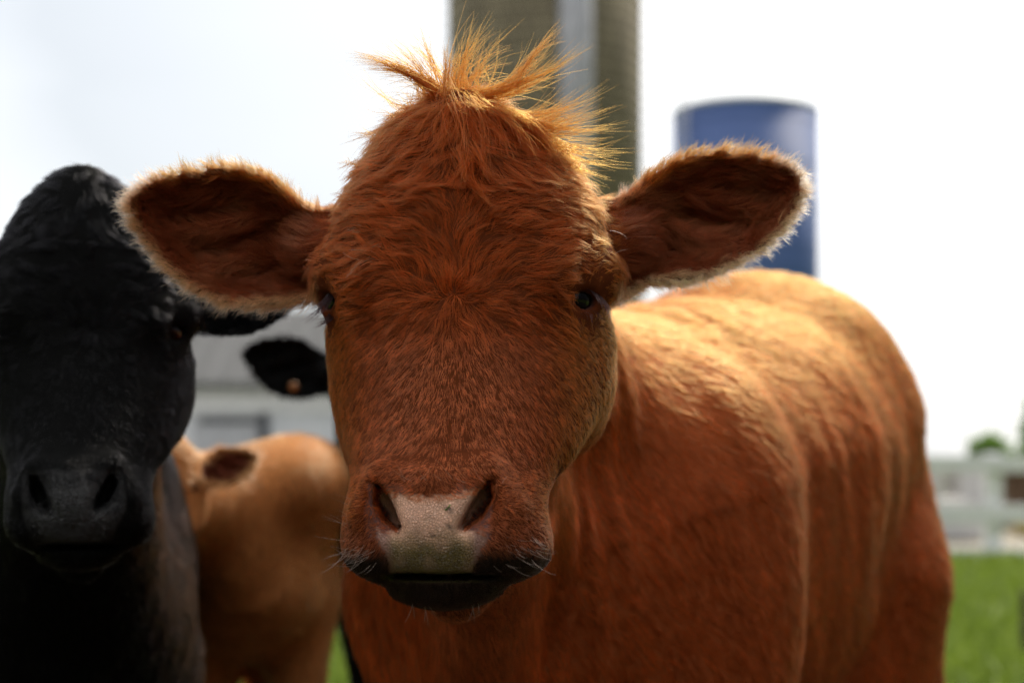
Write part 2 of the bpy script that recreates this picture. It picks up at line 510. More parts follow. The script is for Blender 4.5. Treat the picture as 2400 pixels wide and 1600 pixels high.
def head_f(P, ears='LR', fold=True):
    f = loft(P)
    # crown and brow
    f = smin(f, ell(P, at(1385, 645, 1.575), (.020, .030, .020)), .025)
    f = smin(f, ell(P, at(802, 645, 1.580), (.017, .030, .019)), .025)
    # cheeks / jaw muscle
    f = smin(f, ell(P, at(1338, 905, 1.66), (.035, .075, .062)), .04)
    f = smin(f, ell(P, at(880, 950, 1.665), (.034, .075, .080)), .04)
    f = smin(f, cap(P, at(1110, 1250, 1.70), at(1070, 1385, 1.585), .060, .028), .05)
    # lachrymal ridge to the cheek on the visible side
    f = smin(f, cap(P, at(1380, 800, 1.60), at(1300, 1050, 1.53), .013, .012), .022)
    # under-eye hollow
    f = smax(f, -ell(P, at(1302, 742, 1.490), (.010, .013, .020)), .022)
    f = smax(f, -ell(P, at(850, 745, 1.498), (.009, .012, .020)), .022)
    f = smin(f, cap(P, at(1285, 636, 1.524), at(1385, 645, 1.568), .009, .012), .030)
    f = smin(f, cap(P, at(872, 637, 1.532), at(796, 643, 1.576), .009, .011), .030)
    # muzzle
    f = smin(f, ell(P, at(1040, 1225, 1.465), (.077, .060, .052)), .03)
    f = smin(f, cap(P, at(893, 1124, 1.428), at(852, 1200, 1.426), .012, .013), .014)   # wing of the nostril
    f = smin(f, cap(P, at(1140, 1112, 1.428), at(1190, 1192, 1.428), .013, .014), .014)
    f = smin(f, cap(P, at(895, 1123, 1.43), at(1000, 1133, 1.413), .009, .008), .016)
    f = smin(f, cap(P, at(1000, 1133, 1.413), at(1130, 1113, 1.43), .008, .009), .016)
    # hanging upper lip corners
    f = smin(f, ell(P, at(872, 1290, 1.455), (.0215, .035, .021)), .018)
    f = smin(f, ell(P, at(1210, 1280, 1.47), (.025, .04, .023)), .022)
    f = smin(f, ell(P, at(1240, 1285, 1.50), (.015, .03, .017)), .02)
    # nose pad, flattened
    f = smin(f, ell(P, at(1012, 1235, 1.425), (.040, .027, .036)), .014)
    # chin below the mouth slit
    ch = ell(P, at(1045, 1370, 1.485), (.044, .058, .0195))
    f = smin(f, ch, .018)
    slit = ell(P, at(1040, 1352, 1.415), (.054, .050, .0018))
    f = smax(f, -slit, .003)
    # nostrils
    for pl, s in (([(880, 1140, .0040), (889, 1172, .0082), (906, 1210, .0084), (930, 1240, .0044)], 1), ([(1146, 1132, .0040), (1137, 1165, .0084), (1113, 1204, .0084), (1084, 1236, .0044)], -1)):
        d2 = np.full(len(P), 9.0, np.float32)
        for (xa, ya, ra), (xb, yb_, rb) in zip(pl[:-1], pl[1:]):
            A = at(xa, ya, 1.40)[[0, 2]]; B = at(xb, yb_, 1.40)[[0, 2]]
            q = P[:, [0, 2]] - A; dd = B - A; t = np.clip((q @ dd) / (dd @ dd), 0, 1)
            d2 = np.minimum(d2, np.linalg.norm(q - t[:, None] * dd, axis=1) - (ra + (rb - ra) * t))
        d2 = d2 + np.maximum(P[:, 1] - 1.405, 0) * .06
        f = smax(f, -np.maximum(d2, P[:, 1] - 1.452), .009)
        f = smax(f, -ell(P, at(*((880, 1222) if s > 0 else (1142, 1214)), 1.388), (.009, .020, .013)), .010)
    # eyes
    for E_, s, oz in ((EYE_L, -1, 0), (EYE_R, 1, 0)):
        f = smin(f, ell(P, E_ + np.array([0, .004, 0]), (ER + .0035, ER + .0035, ER + .003)), .012)
        dirv = DIR_L if s < 0 else DIR_R
        R = np.stack([np.array([dirv[1], -dirv[0], 0]) * s, dirv, [0, 0, 1]], 1)
        R = R @ roty(rad(-14 * s))
        f = smax(f, -ell(P, E_ + dirv * .017, (.0150, .016, .0108), R), .003)
        tg_ = np.array([-dirv[1], dirv[0], 0.0]); zz_ = np.array([0, 0, 1.0])
        up = [E_ + dirv * .0150 - tg_ * .015 + zz_ * .0045, E_ + dirv * .0186 + zz_ * .0098, E_ + dirv * .0150 + tg_ * .015 + zz_ * .0050]
        lo_ = [E_ + dirv * .0150 - tg_ * .014 - zz_ * .0080, E_ + dirv * .0176 - zz_ * .0122, E_ + dirv * .0150 + tg_ * .014 - zz_ * .0060]
        for pts_, r_ in ((up, .0044), (lo_, .0030)):
            f = smin(f, np.minimum(cap(P, pts_[0], pts_[1], r_ * .7, r_), cap(P, pts_[1], pts_[2], r_, r_ * .7)), .004)
    # ears
    if 'L' in ears:
        f = smin(f, cap(P, at(880, 570, 1.67), at(745, 578, 1.655), .040, .029), .02)
        f = smin(f, ear_f(EAR_L, P), .014)
    if 'R' in ears:
        f = smin(f, cap(P, at(1340, 570, 1.66), at(1455, 572, 1.650), .042, .031), .02)
        f = smin(f, ear_f(EAR_R, P), .014)
    return f

class Pose:
    """places the reference head: world = piv2 + s * R (p - piv)"""
    def __init__(s, piv2, R=np.eye(3), sc=1.0, mirror=False, wx=1.0):
        s.piv = at(1070, 750, 1.62); s.piv2 = np.asarray(piv2, float); s.R = np.asarray(R, float); s.sc = sc; s.m = -1.0 if mirror else 1.0; s.wx = wx
    def inv(s, P):
        q = ((P - s.piv2) / s.sc) @ s.R
        q = q * np.array([s.m / s.wx, 1, 1])
        return (q + s.piv).astype(np.float32)
    def fwd(s, P):
        q = (P - s.piv) * np.array([s.m * s.wx, 1, 1])
        return (q @ s.R.T) * s.sc + s.piv2
    def dirs(s, D):
        return (D * np.array([s.m, 1, 1])) @ s.R.T
# ------------------------------------------------------------------ grooming
def poly_sdf(x, y, pts):
    pts = np.asarray(pts, float); G = np.stack([x, y], 1)
    best = np.full(len(G), 1e9); ins = np.zeros(len(G), bool)
    for a, b in zip(pts, np.roll(pts, -1, 0)):
        d = b - a; t = np.clip(((G - a) @ d) / (d @ d), 0, 1)
        best = np.minimum(best, np.linalg.norm(G - a - t[:, None] * d, axis=1))
        c = (a[1] > G[:, 1]) != (b[1] > G[:, 1])
        xi = a[0] + (G[:, 1] - a[1]) / (b[1] - a[1] + 1e-12) * (b[0] - a[0])
        ins ^= c & (G[:, 0] < xi)
    return np.where(ins, -best, best)

PAD = [(884,1146),(930,1156),(1005,1170),(1080,1158),(1137,1138),(1139,1160),(1110,1195),(1090,1228),(1085,1240),(1118,1250),
       (1140,1236),(1143,1258),(1124,1286),(1112,1318),(1106,1350),(1000,1352),(918,1350),(911,1318),(900,1284),(884,1258),(880,1234),(905,1246),(930,1240),(908,1195),(884,1165)]

def refpx(P):
    return P[:, 0] / P[:, 1] * FP + 1200, (ZC - P[:, 2]) / P[:, 1] * FP + HZ

def vnoise(P, s, seed=0):
    """cheap smooth value noise"""
    q = P * s + seed * 17.3
    i = np.floor(q).astype(np.int64); f = q - i; f = f * f * (3 - 2 * f)
    def h(a, b, c):
        n = (a * 73856093) ^ (b * 19349663) ^ (c * 83492791)
        n = (n ^ (n >> 13)) * 1274126177 & 0x7fffffff
        return (n % 65536) / 65535.0
    out = 0
    for dx in (0, 1):
        for dy in (0, 1):
            for dz in (0, 1):
                w = (f[:, 0] if dx else 1 - f[:, 0]) * (f[:, 1] if dy else 1 - f[:, 1]) * (f[:, 2] if dz else 1 - f[:, 2])
                out = out + w * h(i[:, 0] + dx, i[:, 1] + dy, i[:, 2] + dz)
    return out

def ear_region(P, E):
    """0..1 how much a point belongs to that ear"""
    d = ear_d2(E, P)
    s = E['side']
    edge = E['x1'] if s < 0 else E['x0']
    return (d < .012) * (np.abs(P[:, 1] - 1.64) < .12) * sstep((P[:, 0] - edge) * s, 0.010, 0.030), d

def face_flow(P, N=None):
    """direction the hair lies, on the reference head"""
    px, py = refpx(P)
    dx = px - 1065; dy = py - 680
    ax = np.abs(dx); sg = np.where(dx >= 0, 1.0, -1.0)
    # fan above the whorl
    ux = sg * np.clip(ax / 110, 0, 1) ** .7 + .10 * np.sin(py / 23 + px / 37)
    uy = -1.25 * np.exp(-(ax / 105) ** 1.5) + .22 * sstep(ax, 130, 300) + .12 * np.sin(px / 31 - py / 47)
    # below the whorl
    r = np.hypot(dx, dy) + 1e-6
    w2 = sstep(dy, 40, 330)
    lx = dx / r * (1 - w2) + w2 * np.clip(dx / 380, -1, 1) * .75
    ly = np.maximum(dy, 0) / r * (1 - w2) + w2 * 1.0 + .22 * (1 - w2)
    lx = lx + .10 * np.sin(py / 29 + px / 19) * (1 - w2 * .6)
    wb = sstep(dy, -25, 35)
    fx = ux * (1 - wb) + lx * wb; fy = uy * (1 - wb) + ly * wb
    # hair falling from the crown
    tx = (px - 1072) / 190.0; ty = 0.30 + np.clip((py - 230) / 260, 0, 1)
    wt = sstep(py, 490, 385)
    wt = wt * 1.0
    fx = fx * (1 - wt) + tx * wt; fy = fy * (1 - wt) + ty * wt
    # muzzle
    mx = (px - 1012) / 150; my = .55 + np.clip((py - 1190) / 110, -.25, 1.0)
    wm = sstep(py, 1075, 1150)
    fx = fx * (1 - wm) + mx * wm; fy = fy * (1 - wm) + my * wm
    D = np.stack([fx, .65 * np.abs(fx), -fy], 1)
    for E_, dr in ((EYE_L, DIR_L), (EYE_R, DIR_R)):            # hair parts round the eyes
        q = P - (E_ + dr * .017); dq = np.linalg.norm(q, axis=1) + 1e-6
        we = (sstep(dq, .034, .018) * .85)[:, None]
        D = D * (1 - we) + q / dq[:, None] * we
    wc = sstep(P[:, 1], 1.60, 1.70)[:, None]                      # neck and back of the head
    D = D * (1 - wc) + np.array([0.2, .5, -.8]) * wc
    for E in (EAR_L, EAR_R):
        w, d = ear_region(P, E)
        s = E['side']
        cz = .5 * (E['P'][:, 2].max() + E['P'][:, 2].min())
        v = (P[:, 2] - cz) / .06
        t = (P[:, 0] - E['x0']) / (E['x1'] - E['x0']); t = 1 - t if s < 0 else t
        g = sstep(d, -.022, -.003)
        # outward in the cup, past the rim at the edge
        e = .002
        gx = (ear_d2(E, P + np.array([e, 0, 0])) - ear_d2(E, P - np.array([e, 0, 0]))) / (2 * e)
        gz = (ear_d2(E, P + np.array([0, 0, e])) - ear_d2(E, P - np.array([0, 0, e]))) / (2 * e)
        De = np.stack([s * (1.0 - .3 * g) + gx * g * .9, 0 * g - .12 - .1 * g, v * .35 * (1 - g) + .25 * np.sin(P[:, 0] * 60 * s + 1) * (1 - g) + gz * g * 1.1], 1)
        D = D * (1 - w[:, None]) + De * w[:, None]
    return D

RED = np.array([.49, .088, .016]); GOLD = np.array([.62, .190, .030]); CREAM = np.array([.90, .66, .38])
def head_groom(P, N, cows='red'):
    """density, length, lift, colour on the reference head"""
    px, py = refpx(P)
    n = len(P)
    dens = .85 + .75 * sstep(py, 700, 860) + .5 * sstep(py, 1060, 1120) + 1.8 * np.exp(-((px - 1066) / 38) ** 2 - ((py - 682) / 34) ** 2); L = np.full(n, .012); lift = np.full(n, .30); cl = np.full(n, .5); lockn = np.full(n, .35)
    col = np.tile(RED, (n, 1))
    ax = np.abs(px - 1065)
    fore = sstep(py, 860, 640)
    L = .0092 + .015 * fore + (.004 if cows == 'red' else -.004) * sstep(py, 470, 330)
    L = np.where(py > 1040, .0085 - .0030 * sstep(py, 1040, 1130), L)
    side = sstep(ax, 250, 330) * sstep(py, 540, 700)
    L = L * (1 - .25 * side) * (1 - .45 * sstep(ax, 225, 285) * sstep(py, 470, 530) * sstep(py, 720, 660))
    cl = .20 + .62 * fore
    cl = np.where(py > 1040, .2, cl)
    lift = .22 + .12 * sstep(ax, 240, 320) * sstep(py, 660, 740) + .55 * np.exp(-((px - 1066) / 30) ** 2 - ((py - 682) / 26) ** 2)
    lockn = .10 + .24 * fore
    # cheeks more golden, centre redder; the golden side light is painted in
    gold = sstep(ax, 170, 330) * sstep(py, 560, 760) * .75
    gold = np.maximum(gold, sstep(px, 1330, 1420) * .6 * sstep(py, 420, 520))
    col = col * (1 - gold[:, None]) + GOLD * gold[:, None]
    br = sstep(ax, 240, 90) * sstep(py, 720, 860) * .8
    col = col * (1 - br[:, None]) + np.array([.67, .175, .060]) * br[:, None]  # brighter pink bridge: sheen of the short hair painted into its colour
    for fx_, fy_, fr in ((858, 545, 9), (872, 566, 7), (893, 578, 10), (886, 600, 8), (890, 631, 7), (868, 612, 5)):
        k = (np.hypot((px - fx_) / 2.0, py - fy_) < fr) & (vnoise(P, 900, 3) > .66)
        col = np.where(k[:, None] & (cows == 'red'), np.array([.62, .56, .46]), col)
    # around the nostrils and the lips
    pd = poly_sdf(px, py, PAD)
    front = P[:, 1] < 1.47
    dens = np.where(front & (pd < 3 - 14 * vnoise(P, 260, 21)), 0, dens)
    dens = np.where((P[:, 1] > 1.405) & (P[:, 1] < 1.44) & (N[:, 1] > .0) & (py > 1130) & (py < 1250) & (ax < 170), 0, dens)
    m = sstep(py, 1262, 1312) * sstep(P[:, 1], 1.55, 1.49)
    col = col * (1 - m[:, None]) + np.array([.036, .020, .014]) * m[:, None]
    mm = sstep(py, 1190, 1260) * sstep(P[:, 1], 1.62, 1.5) * (1 - m) * .55
    col = col * (1 - mm[:, None]) + np.array([.42, .13, .065]) * mm[:, None]
    L = np.where(m > .3, .006, L)
    lift = lift + .28 * sstep(py, 1080, 1130) * (P[:, 1] < 1.5)
    chin = (py > 1356) & (P[:, 1] < 1.60)
    L = np.where(chin, .008, L)
    back = sstep(P[:, 1], 1.60, 1.68)
    L = L * (1 - back) + .018 * back
    # eyes
    for E_, s in ((EYE_L, -1), (EYE_R, 1)):
        d = np.linalg.norm(P - E_, axis=1)
        op = EYE_R if s > 0 else EYE_L
        L = L * (.20 + .80 * sstep(d, .022, .044))
        dirv = DIR_L if s < 0 else DIR_R
        q = P - (E_ + dirv * .017)
        inn = np.linalg.norm(q / np.array([.0152, .0152, .0124]), axis=1)
        dens = np.where(inn < 1.0, 0, dens)
        ring = sstep(inn, 1.35, 1.0)
        col = col * (1 - .7 * ring[:, None]) + np.array([.10, .04, .03]) * .7 * ring[:, None]
    # ears
    for E in (EAR_L, EAR_R):
        w, d = ear_region(P, E)
        t = (P[:, 0] - E['x0']) / (E['x1'] - E['x0']); t = 1 - t if E['side'] < 0 else t
        inner = (N[:, 1] < 0)
        rim = sstep(d, -.012, -.004)
        low = sstep(P[:, 2], E['P'][:, 2].max() - .03, E['P'][:, 2].max() - .075)
        low = np.maximum(low, sstep(t, .80, .95))
        Le = np.where(inner, .020 + .012 * vnoise(P, 60, 3), .012) * (1 - rim) + .017 * rim
        L = L * (1 - w) + Le * w
        lift = lift * (1 - w) + w * (.48 + .05 * rim)
        ec = np.tile(np.array([.26, .060, .022]), (n, 1))
        pale = np.array([.36, .11, .045])
        pm = (vnoise(P, 34, 9) > .56)[:, None] * .8 * inner[:, None]
        ec = ec * (1 - pm) + pale * pm
        low = low * (1.0 if E['side'] > 0 else .55)
        rc = GOLD * (1 - low[:, None]) + CREAM * low[:, None]  # pale rim hair, whitened further to paint in the backlit glow
        if cows == 'red':
            ec = ec * (1 - rim[:, None]) + rc * rim[:, None]
            out = (~inner)[:, None] * 1.0
            ec = ec * (1 - out) + (rc * .9) * out
        col = col * (1 - w[:, None]) + ec * w[:, None]
        dens = dens * (1 - w) + w * (.75 + 1.3 * rim)
        cl = cl * (1 - w) + w * (.45 - .35 * rim)
        lockn = lockn * (1 - w) + w * .30
        bald = (np.linalg.norm((P - at(1690, 590, 1.645)) / np.array([.030, .06, .008]), axis=1) < 1) & inner & (E['side'] > 0)
        dens = np.where(bald, dens * .15, dens)
    return dens, L, lift, cl, lockn, col

def write_curves(name, pts, rads, cols, mat, parent=None):
    """pts (N,K,3)"""
    n, k = pts.shape[:2]
    hc = bpy.data.hair_curves.new(name)
    hc.add_curves([k] * n)
    hc.attributes['position'].data.foreach_set('vector', pts.astype(np.float32).ravel())
    a = hc.attributes.new('radius', 'FLOAT', 'POINT'); a.data.foreach_set('value', rads.astype(np.float32).ravel())
    c = hc.attributes.new('hcol', 'FLOAT_COLOR', 'CURVE')
    c4 = np.concatenate([np.clip(cols, .001, .98), np.ones((n, 1))], 1)
    c.data.foreach_set('color', c4.astype(np.float32).ravel())
    hc.materials.append(mat)
    o = bpy.data.objects.new(name, hc); COL.objects.link(o)
    if parent: o.parent = parent
    return o

def fur(name, f, V, Q, count, groom, flow, mat, parent, K=6, radius=.00016, clump=26, bounds=None, colvar=.25, view=(0, 0), wave=0.0012, sc=1.0, seed=3):
    rng = np.random.default_rng(seed)
    A, B, C, D = [V[Q[:, i]] for i in range(4)]
    cen = (A + B + C + D) / 4
    nn = np.cross(C - A, D - B); ar = np.linalg.norm(nn, axis=1) / 2 + 1e-12; nn = nn / (2 * ar[:, None])
    # only where the picture, or a camera a step aside, can see it
    vis = np.zeros(len(cen), bool)
    for cx in (-.5, 0, .5):
        v = np.array([cx, 0, ZC]) - cen; dist = np.linalg.norm(v, axis=1)
        vis |= (nn * v).sum(1) / dist > -.30
    x, y = cen[:, 0] / cen[:, 1], (cen[:, 2] - ZC) / cen[:, 1]
    vis &= (np.abs(x) < .36) & (y < .33) & (y > -.19)
    if bounds is not None: vis &= bounds(cen)
    cen, nn, ar = cen[vis], nn[vis], ar[vis]; A, B, C, D = A[vis], B[vis], C[vis], D[vis]
    g = groom(cen, nn)
    p = ar * g[0]; p /= p.sum()
    idx = rng.choice(len(p), count, p=p)
    u = rng.random((count, 1)); w = rng.random((count, 1))
    R = (A[idx] * (1-u) + B[idx] * u) * (1-w) + (D[idx] * (1-u) + C[idx] * u) * w
    N = normals(f, R.astype(np.float32)).astype(float)
    R = R.astype(float)
    dens, L, lift, cl, lockn, col = groom(R, N)
    keep = dens > .001
    R, N, L, lift, cl, lockn, col = R[keep], N[keep], L[keep], lift[keep], cl[keep], lockn[keep], col[keep]
    n = len(R)
    # clumps
    nc = max(4, n // clump)
    ci = rng.choice(n, nc, replace=False)
    kd = kdtree.KDTree(nc)
    for j, i in enumerate(ci): kd.insert(R[i], j)
    kd.balance()
    own = np.empty(n, np.int64)
    jit = rng.normal(0, 1, (n, 3)) * .0010 * sc
    for i in range(n): own[i] = kd.find(R[i] + jit[i])[1]
    cj = rng.normal(0, 1, (nc, 3)); cr = rng.random((nc, 3))
    L = L * sc * (.72 + .5 * rng.random(n)) * (.82 + .36 * cr[own, 0])
    jn = rng.normal(0, 1, (n, 3))
    def tang(D):
        T = D - (D * N).sum(1)[:, None] * N
        return T / (np.linalg.norm(T, axis=1, keepdims=True) + 1e-6)
    pos = np.zeros((n, K, 3)); cur = R - N * .0008; pos[:, 0] = cur
    ph = cr[own, 1] * 6.28
    hn = (vnoise(R, 130 / sc, 14) - .5) * .9 * lockn
    for k in range(1, K):
        t = k / (K - 1)
        T = tang(flow(cur) )
        S = np.cross(N, T)
        wv = (vnoise(cur, 75 / sc, 7) - .5) * 2.6 * lockn + (vnoise(cur, 210 / sc, 12) - .5) * 1.3 * lockn
        T = T + S * (wv + cj[own, 0] * lockn + jn[:, 0] * .10 + .22 * lockn * np.sin(t * 4 + ph))[:, None] 
        T /= np.linalg.norm(T, axis=1, keepdims=True)
        lf = lift * (1.45 - 1.55 * t) + .08 * jn[:, 1] + .45 * cj[own, 1] * lockn * (1 - .5 * t) + hn
        d = T * np.cos(lf)[:, None] + N * np.sin(lf)[:, None]
        cur = cur + d * (L / (K - 1))[:, None]
        pos[:, k] = cur
    # pull towards the clump's guide hair
    G = pos[ci[own]]
    off = pos[:, :1] - G[:, :1]
    tt = (np.arange(K) / (K - 1))[None, :, None]
    ok = (np.linalg.norm(off[:, 0], axis=1) < .012 * sc + .004)[:, None, None]
    c = cl[:, None, None] * (tt ** .8) * ok * (.6 + .4 * rng.random((n, 1, 1)))
    # scale guide to own length
    Gs = G[:, :1] + (G - G[:, :1]) * np.clip(L / np.maximum(L[ci[own]], 1e-4), .6, 1.3)[:, None, None]
    pos = pos * (1 - c) + (Gs + off * (1 - .75 * tt)) * c
    prof = (1 - (np.arange(K) / (K - 1)) ** 2.2 * .82)
    rads = radius * prof[None] * (.75 + .5 * rng.random((n, 1)))
    v = 1 + colvar * (rng.random(n) - .5) * 2 * .6 + colvar * (cr[own, 2] - .5) * 2 * .9
    col = col * v[:, None]
    return write_curves(name, pos, rads, col, mat, parent)

# ------------------------------------------------------------------ bodies
def trunk_f(P, org, ax, tab, p=2.2, wz=.45):
    """trunk lofted along a horizontal axis; tab rows: u, half width, top z, bottom z"""
    ax = np.array(ax, float); ax /= np.linalg.norm(ax)
    u = (P[:, 0] - org[0]) * ax[0] + (P[:, 1] - org[1]) * ax[1]
    v = (P[:, 0] - org[0]) * ax[1] - (P[:, 1] - org[1]) * ax[0]
    t = np.array(tab, float)
    us = np.linspace(t[0, 0], t[-1, 0], 80)
    ker = np.hanning(11); ker /= ker.sum()
    cols = []
    for k in (1, 2, 3):
        y = np.interp(us, t[:, 0], t[:, k]); yp = np.concatenate([2*y[0]-y[5:0:-1], y, 2*y[-1]-y[-2:-7:-1]])
        cols.append(np.interp(np.clip(u, us[0], us[-1]), us, np.convolve(yp, ker, 'valid')))
    hw, zt, zb = cols
    zc = zb + (zt - zb) * wz; a = hw
    d = np.where(P[:, 2] > zc, zt - zc, zc - zb)
    p = np.where(P[:, 2] > zc, p if wz < .5 else 1.85, p)
    k = (np.abs(v / a) ** p + np.abs((P[:, 2] - zc) / d) ** p) ** (1 / p)
    f = (k - 1) * np.minimum(a, d) * .8
    over = np.maximum(np.maximum(us[0] - u, u - us[-1]), 0)
    f = np.where(over > 0, np.sqrt(np.maximum(f, 0) ** 2 + over ** 2) - .0, f)
    return f, u, v

def legs_f(f, org, ax, u_f, u_h, vw, zb, s=1.0):
    ax = np.array(ax, float); ax /= np.linalg.norm(ax); pr = np.array([ax[1], -ax[0]])
    def pt(u, v, z): return np.array([org[0] + ax[0]*u + pr[0]*v, org[1] + ax[1]*u + pr[1]*v, z])
    def g(P, F):
        for sd in (-1, 1):
            F = smin(F, cap(P, pt(u_f, sd*vw, zb + .22*s), pt(u_f, sd*vw*.9, .42*s), .085*s, .045*s), .05)
            F = smin(F, cap(P, pt(u_f, sd*vw*.9, .42*s), pt(u_f - .01, sd*vw*.9, .09*s), .042*s, .027*s), .02)
            F = smin(F, cap(P, pt(u_f - .01, sd*vw*.9, .09*s), pt(u_f - .05*s, sd*vw*.9, .035*s), .030*s, .040*s), .02)
            F = smin(F, cap(P, pt(u_h, sd*vw, zb + .30*s), pt(u_h - .06*s, sd*vw, .62*s), .15*s, .085*s), .08)
            F = smin(F, cap(P, pt(u_h - .06*s, sd*vw, .62*s), pt(u_h + .13*s, sd*vw, .45*s), .08*s, .045*s), .04)
            F = smin(F, cap(P, pt(u_h + .13*s, sd*vw, .45*s), pt(u_h + .09*s, sd*vw, .10*s), .042*s, .028*s), .02)
            F = smin(F, cap(P, pt(u_h + .09*s, sd*vw, .10*s), pt(u_h + .03*s, sd*vw, .035*s), .030*s, .040*s), .02)
        return F
    return g, pt

def skin_colors(o, V, fn):
    me = o.data
    a = me.color_attributes.new('skin', 'FLOAT_COLOR', 'POINT')
    a.data.foreach_set('color', fn(V).astype(np.float32).ravel())

def eyeball(name, E, r, mat, parent):
    m = MB(); n = 24
    prof = [(r * math.sin(math.pi * i / n), -r * math.cos(math.pi * i / n)) for i in range(1, n)]
    m.lathe(prof, 0, 0, 32)
    o = m.build(name, mat, parent, smooth=True)
    o.location = E
    return o

M_EYE, t_, p_ = mat_new('eye'); p_.inputs['Base Color'].default_value = (.006, .004, .004, 1); p_.inputs['Roughness'].default_value = .05
p_.inputs['Specular IOR Level'].default_value = .22
M_HAIR = mat_hair('coat hair')
M_HAIRD = mat_hair('black coat hair', .26, .4, 1.29, .25)

# ---------------------------------------------------------------- red cow
ORG = (-.035, 2.00); AX = (.47, .88)
TAB = [(-.10, .08, 1.00, .80), (-.04, .15, 1.06, .72), (.06, .215, 1.14, .62), (.2, .245, 1.225, .56), (.4, .255, 1.27, .53), (.65, .285, 1.31, .54), (.85, .27, 1.345, .60),
       (1.0, .245, 1.33, .62), (1.12, .215, 1.285, .70), (1.2, .165, 1.22, .80), (1.25, .08, 1.15, .92)]
legs_red, PT = legs_f(None, ORG, AX, .20, 1.02, .14, .56)
def red_f(P):
    P = np.asarray(P, np.float32)
    out = np.full(len(P), 9.0, np.float32)
    f = head_f(P)
    far = P[:, 1] > 1.60
    Pb = P[far]
    if len(Pb):
        b, u, v = trunk_f(Pb, ORG, AX, TAB, 2.05, .70)
        sh = np.stack([Pb[:, 0] + .25 * Pb[:, 2], Pb[:, 1] + .25 * Pb[:, 2], .16 * Pb[:, 2]], 1)
        b = b + (vnoise(sh, 24, 1) - .5) * .005 * sstep(u, .9, .6) + (vnoise(Pb, 8, 2) - .5) * .014
        b = smin(b, ell(Pb, PT(.24, .17, .88), (.12, .118, .28)), .11)      # shoulders
        b = smin(b, ell(Pb, PT(.22, -.18, .90), (.11, .11, .24)), .08)
        b = smin(b, ell(Pb, PT(.98, .15, 1.12), (.09, .09, .13)), .08)     # hips
        b = smin(b, ell(Pb, PT(.98, -.15, 1.12), (.09, .09, .13)), .08)
        b = smin(b, ell(Pb, PT(.90, .02, 1.25), (.16, .15, .095)), .10)
        b = smin(b, cap(Pb, at(1105, 780, 1.76), PT(.22, -.02, 1.08), .110, .165), .08)   # neck
        b = smin(b, cap(Pb, at(1110, 1080, 1.73), PT(.0, 0, .90), .085, .15), .07)
        b = smin(b, cap(Pb, at(1150, 1330, 1.70), PT(-.02, 0, .70), .03, .07), .07)      # dewlap
        b = b + .0028 * np.sin((Pb[:, 0] * .8 + Pb[:, 1] * .5 + Pb[:, 2] * .25) * 110) * sstep(Pb[:, 1], 1.74, 1.85) * sstep(u, .10, -.02)
        b = legs_red(Pb, b)
        b = smin(b, cap(Pb, PT(1.08, .10, 1.0), PT(1.10, .17, .55), .13, .11), .08)
        b = smin(b, cap(Pb, PT(1.23, 0, 1.27), PT(1.30, .01, 1.05), .035, .024), .03)
        b = smin(b, cap(Pb, PT(1.30, .01, 1.05), PT(1.29, .01, .55), .024, .03), .02)
        f[far] = smin(f[far], b.astype(np.float32), .05)
    return f
V, Q = surface(red_f, (-.40, 1.33, -.02), (1.0, 3.45, 1.50), .0045)
print('red', len(V), len(Q))

def red_skin(P):
    px, py = refpx(P); n = len(P)
    c = np.zeros((n, 4)); c[:, :3] = np.array([.115, .026, .008])[None] * (1 + 1.6 * sstep(P[:, 1], 1.75, 1.85)[:, None])
    front = P[:, 1] < 1.49
    pd = poly_sdf(px, py, PAD)
    sf = sstep(py, 1250, 1300)
    w = sstep(pd, 7 + 16 * sf, -3 - 8 * sf) * front
    nz = vnoise(P, 90, 4)
    low = sstep(py, 1215, 1310) + (nz - .5) * .5
    pad = np.array([.95, .53, .36]) * (1 - np.clip(low, 0, 1))[:, None] + np.array([.20, .14, .045]) * np.clip(low, 0, 1)[:, None]
    wing = sstep(np.abs(px - 1012), 88, 108) * sstep(py, 1200, 1225)
    pad = pad * (1 - wing[:, None]) + np.array([.42, .22, .17]) * wing[:, None]
    spot = (np.hypot(px - 1018, py - 1256) < 7) | (vnoise(P, 420, 8) > .93)
    pad = np.where(spot[:, None], pad * .25, pad)
    c[:, :3] = c[:, :3] * (1 - w[:, None]) + pad * w[:, None]; c[:, 3] = w
    lip = sstep(py, 1265, 1315) * (P[:, 1] < 1.56) * (1 - w)
    c[:, :3] = c[:, :3] * (1 - lip[:, None]) + np.array([.03, .022, .018]) * lip[:, None]
    mouth_green = sstep(np.abs(py - 1352), 16, 4) * (np.abs(px - 1010) < 120) * front  # dark green band along the mouth line
    c[:, :3] = c[:, :3] * (1 - mouth_green[:, None]) + np.array([.06, .06, .012]) * mouth_green[:, None]
    # nostril inside
    ns = (P[:, 1] > 1.402) & front & (py > 1130) & (py < 1262) & (np.minimum(np.abs(px - 903), np.abs(px - 1113)) < 40) & (pd > 0)
    c[ns, :3] = (.14, .055, .045); c[ns, 3] = .6
    for E_, s in ((EYE_L, -1), (EYE_R, 1)):
        d = np.linalg.norm(P - E_, axis=1)
        ew = sstep(d, .023, .0195)
        c[:, :3] = c[:, :3] * (1 - ew[:, None]) + np.array([.07, .03, .025]) * ew[:, None]
    # ear cups
    for E in (EAR_L, EAR_R):
        we, d = ear_region(P, E)
        c[:, :3] = c[:, :3] * (1 - we[:, None]) + np.array([.17, .042, .018]) * we[:, None]
    return c

M_SKIN = mat_skin('cow skin', .26)
red = mesh_np('red_cow', V, Q, M_SKIN)
tag(red, 'rust red cow with a spiky windblown forelock and pink nose, facing the camera', 'cow')
skin_colors(red, V, red_skin)
eyeball('eye', EYE_L, ER, M_EYE, red); eyeball('eye', EYE_R, ER, M_EYE, red)

